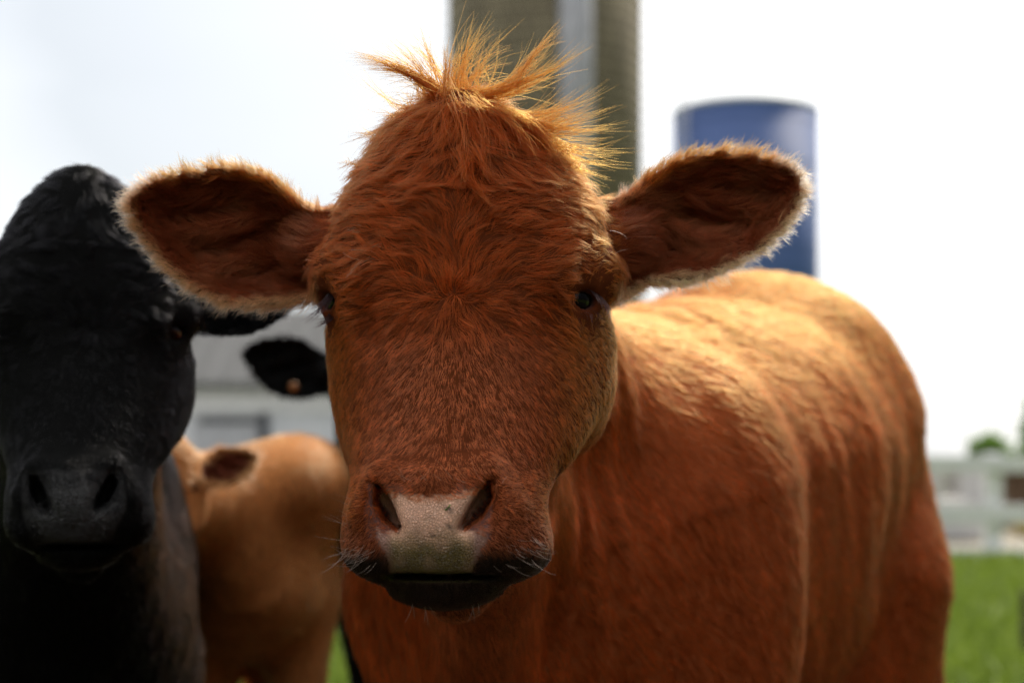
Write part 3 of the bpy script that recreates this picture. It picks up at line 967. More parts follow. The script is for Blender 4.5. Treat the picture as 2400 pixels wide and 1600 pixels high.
def red_flow(P):
    D = face_flow(P)
    w = sstep(P[:, 1], 1.72, 1.86)[:, None]
    B = np.array([.62, .62, -.95])
    tt = np.tile(B, (len(P), 1)); tt[:, 0] += .25 * np.sin(P[:, 2] * 21 + P[:, 0] * 13)
    return D * (1 - w) + tt * w
def red_groom(P, N):
    g = head_groom(P, N)
    dens, L, lift, cl, lockn, col = g
    w = sstep(P[:, 1], 1.72, 1.84)
    dens = dens * (1 - w) + w * .60
    L = L * (1 - w) + .022 * w
    lift = lift * (1 - w) + .15 * w
    cl = cl * (1 - w) + .4 * w
    lockn = lockn * (1 - w) + .09 * w
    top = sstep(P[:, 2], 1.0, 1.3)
    bc = RED * (1 - .75 * top[:, None]) + np.array([.72, .175, .018]) * .75 * top[:, None]  # brighter orange towards the back paints the sunlit highlight into the coat
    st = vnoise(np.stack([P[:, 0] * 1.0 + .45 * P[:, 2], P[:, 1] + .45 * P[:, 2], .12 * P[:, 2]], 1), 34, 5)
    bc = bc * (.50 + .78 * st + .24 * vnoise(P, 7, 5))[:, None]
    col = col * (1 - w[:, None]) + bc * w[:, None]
    return dens, L, lift, cl, lockn, col
import os
QF = float(os.environ.get('FURQ', '1'))
fur('coat', red_f, V, Q, int(300000 * QF), red_groom, red_flow, M_HAIR, red, bounds=lambda c: c[:, 1] < 1.84, radius=.00016, clump=12, colvar=.36)
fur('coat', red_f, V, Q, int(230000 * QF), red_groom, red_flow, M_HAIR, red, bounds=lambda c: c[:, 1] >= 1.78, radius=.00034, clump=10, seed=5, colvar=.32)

# ---- forelock: locks from the crown, root and tip in photo pixels with a depth
def locks(name, rows, mat, parent, hairs=60, seed=1, rr=.00016, spread=.020, K=10):
    rng = np.random.default_rng(seed)
    P, C, Rr = [], [], []
    for (x0, y0, Y0, x1, y1, Y1, bend, nh, sp, colr) in rows:
        a = at(x0, y0, Y0); b = at(x1, y1, Y1)
        d = b - a; L = np.linalg.norm(d)
        side = np.array([-d[2], 0, d[0]]) / L
        n = int(nh * (.62 if x1 < 1300 else .42)); sp = min(sp, .0065)
        t = np.linspace(0, 1, K)[None, :, None]
        ro = rng.normal(0, 1, (n, 1, 3)) * spread * .45 * np.array([1, .9, .6])
        to = rng.normal(0, 1, (n, 1, 3)) * sp
        ln = (.62 + .45 * rng.random((n, 1, 1)))
        line = a + d * t * ln
        arc = side * bend * L * 4 * (t * (1 - t)) * 1.0
        # root offsets close quickly into the lock, tips open again
        path = line + arc + ro * (1 - t) ** 1.6 + to * t ** 2.2
        wv = rng.random((n, 1, 1)) * 6.28
        path = path + side * np.sin(t * 7 + wv) * .0016 * t + rng.normal(0, 1, (n, 1, 3)) * t ** 2 * .0030 
        P.append(path); c = np.array(colr) * (.7 + .6 * rng.random((n, 1))); C.append(c)
        Rr.append(rr * (1 - np.linspace(0, 1, K) ** 2.5 * .8)[None] * (.7 + .6 * rng.random((n, 1))))
    return write_curves(name, np.concatenate(P), np.concatenate(Rr), np.concatenate(C), mat, parent)

G1 = (.50, .082, .006); G2 = (.42, .062, .006); G3 = (.48, .090, .014)
LK = [
 # upward and outward, left side
 (1035, 235, 1.57, 832, 133, 1.55, -.10, 150, .004, G2), (1030, 240, 1.57, 880, 140, 1.57, -.12, 90, .006, G1), (1030, 230, 1.57, 905, 88, 1.57, -.05, 45, .006, G2),
 (1040, 225, 1.57, 955, 62, 1.58, -.04, 40, .007, G2), (1050, 225, 1.57, 985, 70, 1.58, .02, 30, .007, G1), (1000, 245, 1.58, 985, 150, 1.57, .10, 30, .004, G3),
 (1050, 240, 1.545, 1052, 108, 1.53, .03, 70, .003, G3), (1065, 230, 1.57, 1075, 110, 1.57, .05, 35, .008, G1), (1070, 220, 1.57, 1120, 45, 1.59, .05, 55, .006, G1),
 (1075, 220, 1.57, 1105, 25, 1.60, .10, 8, .006, G2), (1080, 220, 1.57, 1150, 65, 1.60, .08, 35, .010, G1), (1080, 220, 1.58, 1145, 85, 1.6, -.04, 25, .006, G2),
 (1090, 215, 1.58, 1100, 130, 1.6, .02, 25, .012, G1), (1095, 220, 1.58, 1225, 60, 1.6, .08, 20, .010, G1), (1090, 225, 1.58, 1190, 130, 1.6, .10, 30, .012, G1),
 (1210, 195, 1.56, 1318, 66, 1.56, .06, 80, .004, G2), (1110, 225, 1.57, 1280, 100, 1.57, -.10, 60, .009, G1), (1110, 225, 1.57, 1365, 112, 1.56, -.06, 120, .006, G1),
 (1100, 230, 1.57, 1340, 140, 1.57, -.10, 80, .009, G1), (1105, 232, 1.57, 1420, 215, 1.56, -.14, 120, .008, G1), (1105, 235, 1.56, 1432, 240, 1.56, -.16, 110, .008, G1),
 (1100, 238, 1.56, 1405, 285, 1.55, -.16, 140, .008, G1), (1105, 240, 1.55, 1390, 265, 1.55, -.13, 140, .012, G2), (1150, 250, 1.55, 1420, 310, 1.55, -.12, 90, .010, G1),
 (1180, 260, 1.55, 1450, 300, 1.56, -.08, 60, .010, G1), (1230, 290, 1.55, 1440, 365, 1.56, -.10, 90, .010, G1), (1250, 300, 1.555, 1470, 360, 1.56, -.08, 40, .010, G1),
 (1290, 340, 1.56, 1430, 420, 1.56, -.10, 90, .008, G1), (1270, 320, 1.56, 1450, 395, 1.56, -.10, 50, .008, G1),
 # left wisps
 (965, 275, 1.57, 840, 178, 1.57, .03, 18, .003, G3), (950, 290, 1.57, 868, 250, 1.57, .03, 16, .004, G3), (930, 315, 1.57, 790, 322, 1.57, -.05, 12, .003, G3),
 (850, 385, 1.57, 795, 395, 1.57, -.05, 25, .004, G3), (900, 335, 1.57, 850, 300, 1.57, -.05, 20, .006, G3), (980, 262, 1.57, 930, 245, 1.57, -.05, 40, .006, G2),
 # falling forward over the forehead
 (1060, 245, 1.55, 1065, 350, 1.515, .06, 50, .003, G3), (1065, 245, 1.55, 1045, 335, 1.515, -.12, 40, .003, G2), (1075, 245, 1.55, 1090, 365, 1.508, .05, 60, .003, G3),
 (1085, 245, 1.55, 1120, 355, 1.515, .05, 60, .003, G2), (1060, 250, 1.55, 1000, 330, 1.525, -.08, 60, .004, G3), (1100, 245, 1.55, 1140, 410, 1.505, .10, 60, .003, G3),
 (1090, 370, 1.515, 1155, 482, 1.488, -.10, 80, .0016, G2), (1082, 355, 1.52, 1085, 430, 1.495, .05, 80, .002, G3), (1110, 350, 1.52, 1145, 420, 1.498, .05, 80, .003, G2),
 (1120, 260, 1.55, 1190, 370, 1.515, .08, 90, .005, G2), (1150, 265, 1.55, 1260, 380, 1.52, .10, 100, .005, G2), (1180, 275, 1.55, 1330, 390, 1.53, .12, 110, .006, G2),
 (1040, 255, 1.55, 960, 350, 1.53, -.08, 100, .006, G3), (1020, 258, 1.55, 900, 360, 1.545, -.12, 120, .007, G3), (1000, 262, 1.56, 870, 345, 1.56, -.12, 110, .006, G3),
 (1110, 250, 1.55, 1230, 340, 1.53, .10, 110, .006, G2), (1130, 255, 1.55, 1300, 350, 1.54, .12, 120, .006, G1), (1070, 250, 1.55, 1030, 370, 1.515, -.05, 90, .005, G3),
]
for i in range(60):      # loose flyaway hairs
    a = random.uniform(-1.5, 1.6); L = random.uniform(80, 210)
    x0 = random.uniform(1000, 1140)
    LK.append((x0, 240, 1.57, x0 + math.sin(a) * L * 1.3, 235 - math.cos(a) * L * .8, random.uniform(1.53, 1.62), random.uniform(-.2, .2), 4, .010, G1))
locks('forelock', LK, M_HAIR, red, spread=.015, rr=.00022)

# ---- eyelashes and whiskers
def strands(name, rows, mat, parent, rr, col, seed=2, K=8, jit=.002):
    rng = np.random.default_rng(seed); P, C = [], []
    for (x0, y0, Y0, x1, y1, Y1, bend) in rows:
        a = at(x0, y0, Y0); b = at(x1, y1, Y1) + rng.normal(0, jit, 3); d = b - a; L = np.linalg.norm(d)
        side = np.array([-d[2], 0, d[0]]) / L; t = np.linspace(0, 1, K)[:, None]
        P.append(a + d * t + side * bend * L * 4 * t * (1 - t)); C.append(np.array(col) * rng.uniform(.7, 1.2))
    P = np.stack(P); r = np.tile(rr * (1 - np.linspace(0, 1, K) ** 2 * .85), (len(P), 1))
    return write_curves(name, P, r, np.stack(C), mat, parent)
lash = []
for i in range(46):
    t = i / 45
    lash.append((765 + 22 * t, 690 - 10 * t, 1.552, 705 + 45 * t, 752 - 25 * t + random.uniform(-14, 12), 1.535, .10))
for i in range(22):
    t = i / 21
    lash.append((770 + 18 * t, 735 + 4 * t, 1.552, 738 + 20 * t, 762 + random.uniform(-8, 10), 1.54, .10))
strands('eyelashes', lash, M_HAIRD, red, .00022, (.035, .02, .025))
lash = []
for i in range(26):
    t = i / 25
    lash.append((1374 + 24 * t, 676 + 10 * t, 1.530 + .014 * t, 1400 + 42 * t, 712 + 46 * t + random.uniform(-12, 12), 1.512 + .015 * t, .10))
for i in range(12):
    t = i / 11
    lash.append((1345 + 45 * t, 735 - 8 * t, 1.53, 1352 + 52 * t, 752 + random.uniform(-6, 6), 1.52, .10))
strands('eyelashes', lash, M_HAIRD, red, .00018, (.03, .015, .018))
wh = []
for i in range(12):
    y = 1180 + i * 13
    wh.append((838 + random.uniform(-8, 10), y, 1.45, 760 + random.uniform(-25, 30), y - 10 + random.uniform(-30, 20), 1.40, random.uniform(-.12, .12)))
for i in range(26):
    x = random.uniform(810, 900); y = random.uniform(1265, 1310)
    wh.append((x, y, 1.435, x - random.uniform(20, 70), y + random.uniform(10, 50), 1.385, .12))
for i in range(30):
    x = random.uniform(1140, 1250); y = random.uniform(1240, 1310)
    wh.append((x, y, 1.44, x + random.uniform(25, 80), y + random.uniform(10, 55), 1.395, -.12))
for i in range(10):
    x = random.uniform(880, 1190)
    wh.append((x, 1130, 1.41, x + random.uniform(-45, 45), 1095 + random.uniform(-25, 20), 1.37, random.uniform(-.2, .2)))
for i in range(8):
    x = random.uniform(960, 1120)
    wh.append((x, 1410, 1.45, x + random.uniform(-15, 15), 1455 + random.uniform(-20, 20), 1.43, .05))
for a in ((1430,540,1.56,1480,558,1.55), (1435,600,1.56,1470,590,1.55), (740,610,1.6,712,600,1.58), (745,640,1.6,715,625,1.58)):
    wh.append((*a, .1))
strands('whiskers', wh, M_HAIR, red, .00014, (.62, .46, .38))
# a scrap of grass stuck to the wet nose
p0 = at(1044, 1194, 1.40); best = min(np.linspace(1.36, 1.45, 180), key=lambda y: abs(float(red_f(np.array([at(1050, 1188, y)]))[0])))
gm = MB(); a_ = at(1044, 1195, best - .0012); b_ = at(1056, 1181, best - .0014)
gm.tube([tuple(a_), tuple((a_ + b_) / 2 + np.array([.0005, -.0006, 0])), tuple(b_)], .0009, 6, .0004)
tag(gm.build('grass_scrap', mat_noise('cut grass', (.06, .16, .015), (.10, .24, .03), 200, .5), smooth=True), 'tiny green scrap of grass stuck on the pink nose of the red cow', 'grass scrap')

# ---------------------------------------------------------------- black cows and the tan calf
def cow_from(name, label, cat_, pose, org, ax, tab, neck, h, skin, hair_col, furn, hscale=1.0, ears='LM', radius=.0003, fur_mat=None, extra=None, legs=True, furb=None, glossy=True, hi=None, hoff=(.2, 1.02, .14), ls=1.0):
    lg, pt = legs_f(None, org, ax, hoff[0], hoff[1], hoff[2], tab[len(tab)//2][3], ls)
    xm = at(1065, 680, 1.49)[0]
    def f(P):
        P = np.asarray(P, np.float32)
        q = pose.inv(P)
        F = np.full(len(P), 9.0)
        near = (np.abs(q[:, 0]) < .42) & (q[:, 1] > 1.2) & (q[:, 1] < 2.0) & (q[:, 2] > .75) & (q[:, 2] < 1.6)
        if near.any():
            qq = q[near]; hf = head_f(qq, 'L')
            qm = qq.copy(); qm[:, 0] = 2 * xm - qm[:, 0]
            hf = smin(hf, cap(qm, at(860, 570, 1.66), at(745, 578, 1.652), .047, .030), .03)
            hf = smin(hf, ear_f(EAR_L, qm), .014)
            F[near] = hf * pose.sc
        b, u, v = trunk_f(P, org, ax, tab)
        b = b + (vnoise(P, 9, 2) - .5) * .012
        for (a, ra, uu, zz, rb) in neck:
            b = smin(b, cap(P, a, pt(uu, 0, zz), ra, rb), .07)
        if extra: b = extra(P, b, pt)
        b = lg(P, b)
        tl = tab[-1]
        b = smin(b, cap(P, pt(tl[0] - .02, 0, tl[2] - .02), pt(tl[0] + .04, .01, tl[3] - .3), .03*ls, .02*ls), .03)
        return smin(F, b, .05).astype(np.float32)
    pr = np.array([ax[1], -ax[0]]) / np.hypot(*ax); a_ = np.array(ax) / np.hypot(*ax)
    pts = [np.array(org) + a_ * u + pr * v for u in (tab[0][0] - .1, tab[-1][0] + .15) for v in (-.4, .4)]
    hp = pose.piv2[:2]
    pts += [hp + [-.36, -.32], hp + [.36, .25]]
    pts = np.array(pts)
    lo = (*pts.min(0), -.02); hi_ = (*pts.max(0), 1.5)
    TH[0] = h / pose.sc * .95
    V, Q = surface(f, lo, hi_, h)
    print(name, len(V))
    o = mesh_np(name, V, Q, M_SKINB if glossy else M_SKIN)
    tag(o, label, cat_)
    skin_colors(o, V, lambda P: skin(P, pose.inv(P)))
    for E_ in (EYE_L, EYE_R):
        eyeball('eye', pose.fwd(np.array([E_]))[0], ER * pose.sc, M_EYE, o)
    def groom(P, N):
        q = pose.inv(P)
        Nq = (N @ pose.R) * np.array([pose.m, 1, 1])
        dens, L, lift, cl, lockn, col = head_groom(q, Nq, 'plain')
        ish = ((np.abs(q[:, 0] + .05) < .42) & (q[:, 1] < 1.80) & (q[:, 2] > .9)).astype(float)
        w = 1 - ish
        dens = dens * ish + .35 * w; L = L * ish * .72 + .018 * w; lift = lift * ish + .3 * w; cl = cl * ish + .6 * w; lockn = lockn * ish + .25 * w
        return dens, L, lift, cl, lockn, hair_col(P, q)
    def flow(P):
        q = pose.inv(P)
        D = pose.dirs(face_flow(q))
        w = sstep(q[:, 1], 1.72, 1.84)[:, None]
        return D * (1 - w) + np.array([.15, .5, -.9]) * w
    if furn:
        fur('coat', f, V, Q, int(furn * QF), groom, flow, fur_mat or M_HAIRD, o, radius=radius, clump=24, bounds=furb, colvar=.3, seed=9)
    TH[0] = 0.0
    return o, f

M_SKINB = mat_skin('black cow skin', .32)
def blk_skin(P, q):
    px, py = refpx(q); n = len(P)
    c = np.zeros((n, 4)); c[:, :3] = (.005, .005, .005)
    pd = poly_sdf(px, py, PAD); pd2 = poly_sdf(px, py, [(860,1125),(1165,1120),(1185,1230),(1150,1300),(1125,1350),(900,1350),(870,1300),(850,1230)])
    w = sstep(pd2, 10, -6) * (q[:, 1] < 1.49)
    c[:, :3] = c[:, :3] * (1 - w[:, None]) + np.array([.010, .0095, .010]) * w[:, None]; c[:, 3] = w
    return c
def blk_hair(P, q):
    c = np.tile(np.array([.0045, .0044, .0054]), (len(P), 1))
    w = sstep(P[:, 0], -.50, -.42) * sstep(P[:, 1], 2.05, 2.15) * sstep(P[:, 2], 1.2, 1.05)
    return c * (1 - w[:, None]) + np.array([.085, .024, .006]) * w[:, None]
TB = [(-.12, .08, .98, .78), (-.04, .15, 1.04, .72), (.06, .20, 1.12, .62), (.2, .225, 1.18, .56), (.4, .25, 1.20, .53), (.65, .27, 1.22, .52), (.85, .26, 1.24, .56),
       (1.0, .24, 1.25, .62), (1.12, .21, 1.23, .70), (1.2, .15, 1.20, .80)]
pose_b = Pose((-.500, 1.97, 1.193), rotz(rad(16)), .965, wx=.91)
hb = pose_b.fwd(np.array([at(1100, 780, 1.76), at(1110, 1060, 1.74)]))
cow_from('black_cow', 'glossy black cow beside the red cow, its whole dark face cut by the photo edge', 'cow', pose_b,
         (-.635, 2.35), (-.30, .95), TB, [(hb[0], .105, .20, 1.0, .16), (hb[1], .085, .02, .86, .16)], .006, blk_skin, blk_hair, 150000, radius=.00021,
         furb=lambda c: c[:, 1] < 2.6)
pose_c = Pose((-.235, 3.43, 1.176), rotz(rad(2)), 1.0)
hb = pose_c.fwd(np.array([at(1080, 780, 1.76), at(1080, 1060, 1.74)]))
oc, _ = cow_from('black_cow', 'black cow behind the red cow, only its drooping tagged ear and neck showing', 'cow', pose_c,
         (-.22, 3.85), (.12, .99), TB, [(hb[0], .115, .20, 1.0, .18), (hb[1], .12, .02, .88, .18)], .009, blk_skin,
         lambda P, q: np.tile(np.array([.0045, .0044, .0054]), (len(P), 1)), 22000, radius=.0005, furb=lambda c: c[:, 1] < 4.2)
# yellow tag stud in that ear
m = MB(); m.lathe([(.0005, -.004), (.008, -.004), (.009, 0), (.008, .004), (.0005, .004)], 0, 0, 20, cap=False)
M_TAG = mat_noise('tag plastic', (.20, .08, .015), (.28, .12, .02), 30, .5)
tg = m.build('ear_tag', M_TAG, oc, smooth=True); tg.rotation_euler = (rad(90), 0, 0); tg.location = at(688, 905, 3.33)

def tan_skin(P, q):
    n = len(P); c = np.zeros((n, 4)); nz = vnoise(P, 11, 3) * .6 + vnoise(P, 30, 6) * .4
    c[:, :3] = np.array([.38, .155, .05]) * (.85 + .25 * nz[:, None])
    for s in (1, -1):
        qm = q.copy()
        if s < 0: qm[:, 0] = 2 * at(1065, 680, 1.49)[0] - qm[:, 0]
        we, d = ear_region(qm, EAR_L)
        inn = we * sstep(d, -.014, -.030)
        c[:, :3] = c[:, :3] * (1 - we[:, None]) + np.array([.55, .30, .13]) * we[:, None]
        c[:, :3] = c[:, :3] * (1 - inn[:, None]) + np.array([.12, .035, .02]) * inn[:, None]
    return c
def tan_hair(P, q):
    nz = vnoise(P, 11, 3)
    c = np.array([.62, .29, .090]) * (.9 + .2 * nz[:, None])
    for s in (1, -1):
        qm = q.copy()
        if s < 0: qm[:, 0] = 2 * at(1065, 680, 1.49)[0] - qm[:, 0]
        we, d = ear_region(qm, EAR_L)
        inn = we * sstep(d, -.016, -.030)
        c = c * (1 - we[:, None]) + np.array([.80, .46, .20]) * we[:, None]
        c = c * (1 - inn[:, None]) + np.array([.10, .025, .01]) * inn[:, None]
    return c
TC = [(-.10, .06, .92, .80), (-.04, .11, .97, .74), (.06, .15, 1.005, .70), (.2, .17, 1.01, .67), (.4, .18, 1.02, .66), (.6, .18, 1.03, .67), (.75, .165, 1.03, .70), (.85, .12, 1.03, .80)]
pose_t = Pose((-.572, 2.72, 1.012), rotz(rad(12)), .54)
hb = pose_t.fwd(np.array([at(1080, 800, 1.75)]))
cow_from('calf', 'tan calf partly hidden between the black cow and the red cow, one ear dark inside', 'calf', pose_t,
         (-.485, 3.14), (-.16, .98), TC, [(hb[0], .075, .12, .96, .12)], .008, tan_skin, tan_hair, 30000, radius=.0004, fur_mat=M_HAIR, glossy=False, hoff=(.15, .72, .10), ls=.8,
         extra=lambda P, b, pt: smin(smin(b, ell(P, at(715, 1120, 3.18), (.075, .18, .072)), .13), ell(P, at(560, 1250, 3.05), (.055, .08, .12)), .05),
         furb=lambda c: c[:, 1] < 3.6)

# ------------------------------------------------------------------ ground and grass
def ground():
    me = MB()
    xs = [-1500, -300, -80, -30, -14, -6, 0, 6, 14, 30, 80, 300, 1500]; ys = [-60, -10, 0, 4, 8, 14, 22, 34, 60, 120, 400, 2500]
    for y in ys:
        for x in xs: me.v.append((x, y, 0))
    nx = len(xs)
    for j in range(len(ys) - 1):
        for i in range(nx - 1):
            a = j * nx + i; me.f.append((a, a + 1, a + 1 + nx, a + nx))
    m, t, p = mat_new('pasture ground')
    co = t.nodes.new('ShaderNodeTexCoord')
    n1 = t.nodes.new('ShaderNodeTexNoise'); n1.inputs['Scale'].default_value = .9; n1.inputs['Detail'].default_value = 6
    t.links.new(co.outputs['Object'], n1.inputs['Vector'])
    r = t.nodes.new('ShaderNodeValToRGB'); r.color_ramp.elements[0].position = .32; r.color_ramp.elements[0].color = (.05, .075, .012, 1)
    r.color_ramp.elements[1].position = .68; r.color_ramp.elements[1].color = (.13, .18, .025, 1)
    t.links.new(n1.outputs[0], r.inputs[0]); p.inputs['Roughness'].default_value = .9
    ln = t.nodes.new('ShaderNodeVectorMath'); ln.operation = 'LENGTH'; t.links.new(co.outputs['Object'], ln.inputs[0])
    lm = t.nodes.new('ShaderNodeMath'); lm.operation = 'MULTIPLY_ADD'; lm.inputs[1].default_value = 2.5; t.links.new(n1.outputs[0], lm.inputs[0]); t.links.new(ln.outputs['Value'], lm.inputs[2])
    lr = t.nodes.new('ShaderNodeMapRange'); lr.inputs['From Min'].default_value = 6.0; lr.inputs['From Max'].default_value = 8.2; t.links.new(lm.outputs[0], lr.inputs[0])
    mm = t.nodes.new('ShaderNodeMix'); mm.data_type = 'RGBA'; t.links.new(lr.outputs[0], mm.inputs[0]); mm.inputs[6].default_value = (.026, .019, .012, 1); t.links.new(r.outputs[0], mm.inputs[7])  # dark bare earth round the cattle, added to cut green bounce light
    t.links.new(mm.outputs[2], p.inputs['Base Color'])
    p.inputs['Specular IOR Level'].default_value = .1
    o = me.build('ground', m); tag(o, kind='structure')
ground()
def grass():
    rng = np.random.default_rng(5)
    n = 60000
    Y = 5.0 + 15 * rng.random(n) ** 1.25
    X = (rng.random(n) - .5) * .95 * Y + .0
    # leave the ground beneath the cattle bare: blades stay short
    h = (.07 + .08 * rng.random(n)) * (.6 + .8 * vnoise(np.stack([X, Y, 0 * X], 1), 1.1, 2))
    a = rng.random(n) * 6.283; w = .0045 + .004 * rng.random(n)
    w = w * (1 + Y / 10)
    lean = rng.normal(0, .35, (n, 2)) * h[:, None]
    b0 = np.stack([X - np.cos(a) * w, Y - np.sin(a) * w, 0 * X], 1); b1 = np.stack([X + np.cos(a) * w, Y + np.sin(a) * w, 0 * X], 1)
    mid = np.stack([X + lean[:, 0] * .35, Y + lean[:, 1] * .35, h * .6], 1); o_ = np.stack([np.cos(a) * w * .7, np.sin(a) * w * .7, 0 * a], 1)
    tip = np.stack([X + lean[:, 0], Y + lean[:, 1], h], 1)
    V = np.stack([b0, b1, mid + o_, mid - o_, tip + o_ * .1, tip - o_ * .1], 1).reshape(-1, 3)
    i = np.arange(n)[:, None] * 6
    Qd = np.concatenate([i + np.array([0, 1, 2, 3]), i + np.array([3, 2, 4, 5])])
    m, t, p = mat_new('grass blades')
    oi = t.nodes.new('ShaderNodeNewGeometry')
    r = t.nodes.new('ShaderNodeValToRGB'); r.color_ramp.elements[0].color = (.09, .15, .012, 1); r.color_ramp.elements[1].color = (.27, .36, .05, 1)
    t.links.new(oi.outputs['Random Per Island'], r.inputs[0]); t.links.new(r.outputs[0], p.inputs['Base Color'])
    tr = t.nodes.new('ShaderNodeBsdfTranslucent'); ad = t.nodes.new('ShaderNodeMixShader'); ad.inputs[0].default_value = .35
    t.links.new(r.outputs[0], tr.inputs[0]); t.links.new(p.outputs[0], ad.inputs[1]); t.links.new(tr.outputs[0], ad.inputs[2])
    t.links.new(ad.outputs[0], t.nodes['Material Output'].inputs[0]); p.inputs['Roughness'].default_value = .55
    o = mesh_np('grass', V, Qd, m, smooth=False)
    tag(o, 'lush green pasture grass around the cattle', 'grass', kind='stuff')
grass()
dt = MB(); dt.box(-1.2, 18, 21.4, 29.9, -.05, .006)
tag(dt.build('dirt_track', mat_noise('dry track', (.20, .175, .13), (.30, .27, .21), 3, .95, bump=.4)), kind='structure')
gy = MB(); gy.box(-19, -1.5, 24, 39.6, -.05, .006)
tag(gy.build('bounce_gravel', mat_noise('pale bounce gravel', (.36, .35, .33), (.50, .49, .46), 8, .95, bump=.4)), kind='structure')  # pale sheet added before the barn to bounce light onto its wall

# ------------------------------------------------------------------ farm buildings
def mat_silo():
    m, t, p = mat_new('concrete staves')
    co = t.nodes.new('ShaderNodeTexCoord')
    br = t.nodes.new('ShaderNodeTexBrick')
    # unwrap round the tower: angle, height
    sp = t.nodes.new('ShaderNodeSeparateXYZ'); t.links.new(co.outputs['Object'], sp.inputs[0])
    at2 = t.nodes.new('ShaderNodeMath'); at2.operation = 'ARCTAN2'; t.links.new(sp.outputs[1], at2.inputs[0]); t.links.new(sp.outputs[0], at2.inputs[1])
    ml = t.nodes.new('ShaderNodeMath'); ml.operation = 'MULTIPLY'; ml.inputs[1].default_value = 2.5; t.links.new(at2.outputs[0], ml.inputs[0])
    cb = t.nodes.new('ShaderNodeCombineXYZ'); t.links.new(ml.outputs[0], cb.inputs[0]); t.links.new(sp.outputs[2], cb.inputs[1])
    t.links.new(cb.outputs[0], br.inputs['Vector'])
    br.inputs['Scale'].default_value = 1.0; br.inputs['Brick Width'].default_value = .28; br.inputs['Row Height'].default_value = .76
    br.inputs['Mortar Size'].default_value = .012; br.inputs['Color1'].default_value = (.27, .225, .15, 1); br.inputs['Color2'].default_value = (.20, .165, .11, 1)
    br.inputs['Mortar'].default_value = (.05, .045, .035, 1)
    n = t.nodes.new('ShaderNodeTexNoise'); n.inputs['Scale'].default_value = .7; n.inputs['Detail'].default_value = 6
    mp = t.nodes.new('ShaderNodeMapping'); mp.inputs['Scale'].default_value = (1, 1, .25); t.links.new(co.outputs['Object'], mp.inputs[0]); t.links.new(mp.outputs[0], n.inputs['Vector'])
    mx = t.nodes.new('ShaderNodeMix'); mx.data_type = 'RGBA'; mx.blend_type = 'MULTIPLY'; mx.inputs[0].default_value = 1
    mr_ = t.nodes.new('ShaderNodeMapRange'); mr_.inputs['To Min'].default_value = .55; mr_.inputs['To Max'].default_value = 1.45
    t.links.new(n.outputs[0], mr_.inputs[0]); t.links.new(br.outputs[0], mx.inputs[6]); t.links.new(mr_.outputs[0], mx.inputs[7]); t.links.new(mx.outputs[2], p.inputs['Base Color'])
    p.inputs['Roughness'].default_value = .9
    return m
M_GALV = mat_noise('galvanised steel', (.42, .43, .46), (.56, .57, .60), 4, .45, metal=.3)
M_HOOP = mat_noise('weathered hoop steel', (.05, .042, .03), (.09, .075, .055), 9, .8, metal=.0)
def silo_concrete():
    Y = 44.0; r = (1505 - 1050) / 2 / FP * Y; x = (1277 - 1200) / FP * Y
    root = empty('silo', (x, Y, 0)); tag(root, 'tall grey brown concrete stave silo with steel hoops rising behind the red cow', 'silo')
    m = MB(); m.lathe([(r, 0), (r, 18.0)], 0, 0, 96); m.build('tower', mat_silo(), root, smooth=True)
    for i in range(56):
        z = .3 + i * .315
        h = MB(); h.lathe([(r + .002, z), (r + .030, z), (r + .030, z + .03), (r + .002, z + .03)], 0, 0, 64, cap=False)
        h.build('hoop', M_HOOP, root, smooth=True)
    d = MB(); d.lathe([(r * math.cos(a), 18.003 + r * .8 * math.sin(a)) for a in np.linspace(0, 1.5, 10)], 0, 0, 64); d.build('dome_roof', M_GALV, root, smooth=True)
    # unloading chute on the near side
    c = MB(); cx = (1344 - 1277) / FP * (Y - r * .8); cy_ = -math.sqrt(r*r - cx*cx)
    c.lathe([(.42, .8), (.42, 17.8)], cx, cy_ - .15, 24); c.build('chute', mat_noise('chute paint', (.34, .34, .38), (.44, .44, .49), 3, .5), root, smooth=True)
silo_concrete()
def silo_blue():
    Y = 59.0; r = (1918 - 1577) / 2 / FP * Y; x = (1747 - 1200) / FP * Y; H = (HZ - 262) / FP * Y + ZC
    root = empty('silo', (x, Y, 0)); tag(root, 'dark blue glass lined silo with a pale rim, standing right of the concrete one', 'silo')
    M_B, t, p = mat_new('blue enamel'); p.inputs['Base Color'].default_value = (.060, .115, .31, 1); p.inputs['Roughness'].default_value = .6
    m = MB(); prof = []
    z = 0
    prof = [(r, 0), (r, H - .12)]
    while z < H - 2:
        z += 1.42; sm = MB(); sm.lathe([(r + .001, z), (r + .012, z), (r + .012, z + .03), (r + .001, z + .03)], 0, 0, 96, cap=False); sm.build('seam', M_B, root)
    m.lathe(prof, 0, 0, 96); m.build('tank', M_B, root, smooth=True)
    d = MB(); d.lathe([(r + .03, H - .117), (r + .03, H), (r * .9, H + .12), (r * .6, H + .22), (r * .25, H + .28), (.05, H + .30)], 0, 0, 64); d.build('roof', mat_noise('pale roof paint', (.60, .62, .66), (.7, .7, .72), 2, .5), root, smooth=True)
    for k, nm in ((0, 'ladder_rail'), (1, 'ladder_rail')):
        l = MB(); a = rad(208 + k * 8); l.tube([((r + .22) * math.cos(a), (r + .22) * math.sin(a), .4), ((r + .22) * math.cos(a), (r + .22) * math.sin(a), H + .9)], .03, 8); l.build(nm, M_GALV, root, smooth=True)
    for i in range(48):
        rg = MB()
        z = .6 + i * .28
        a, b = rad(208), rad(216); rg.tube([((r + .22) * math.cos(a), (r + .22) * math.sin(a), z), ((r + .22) * math.cos(b), (r + .22) * math.sin(b), z)], .018, 6)
        rg.build('ladder_rung', M_GALV, root, smooth=True)
silo_blue()
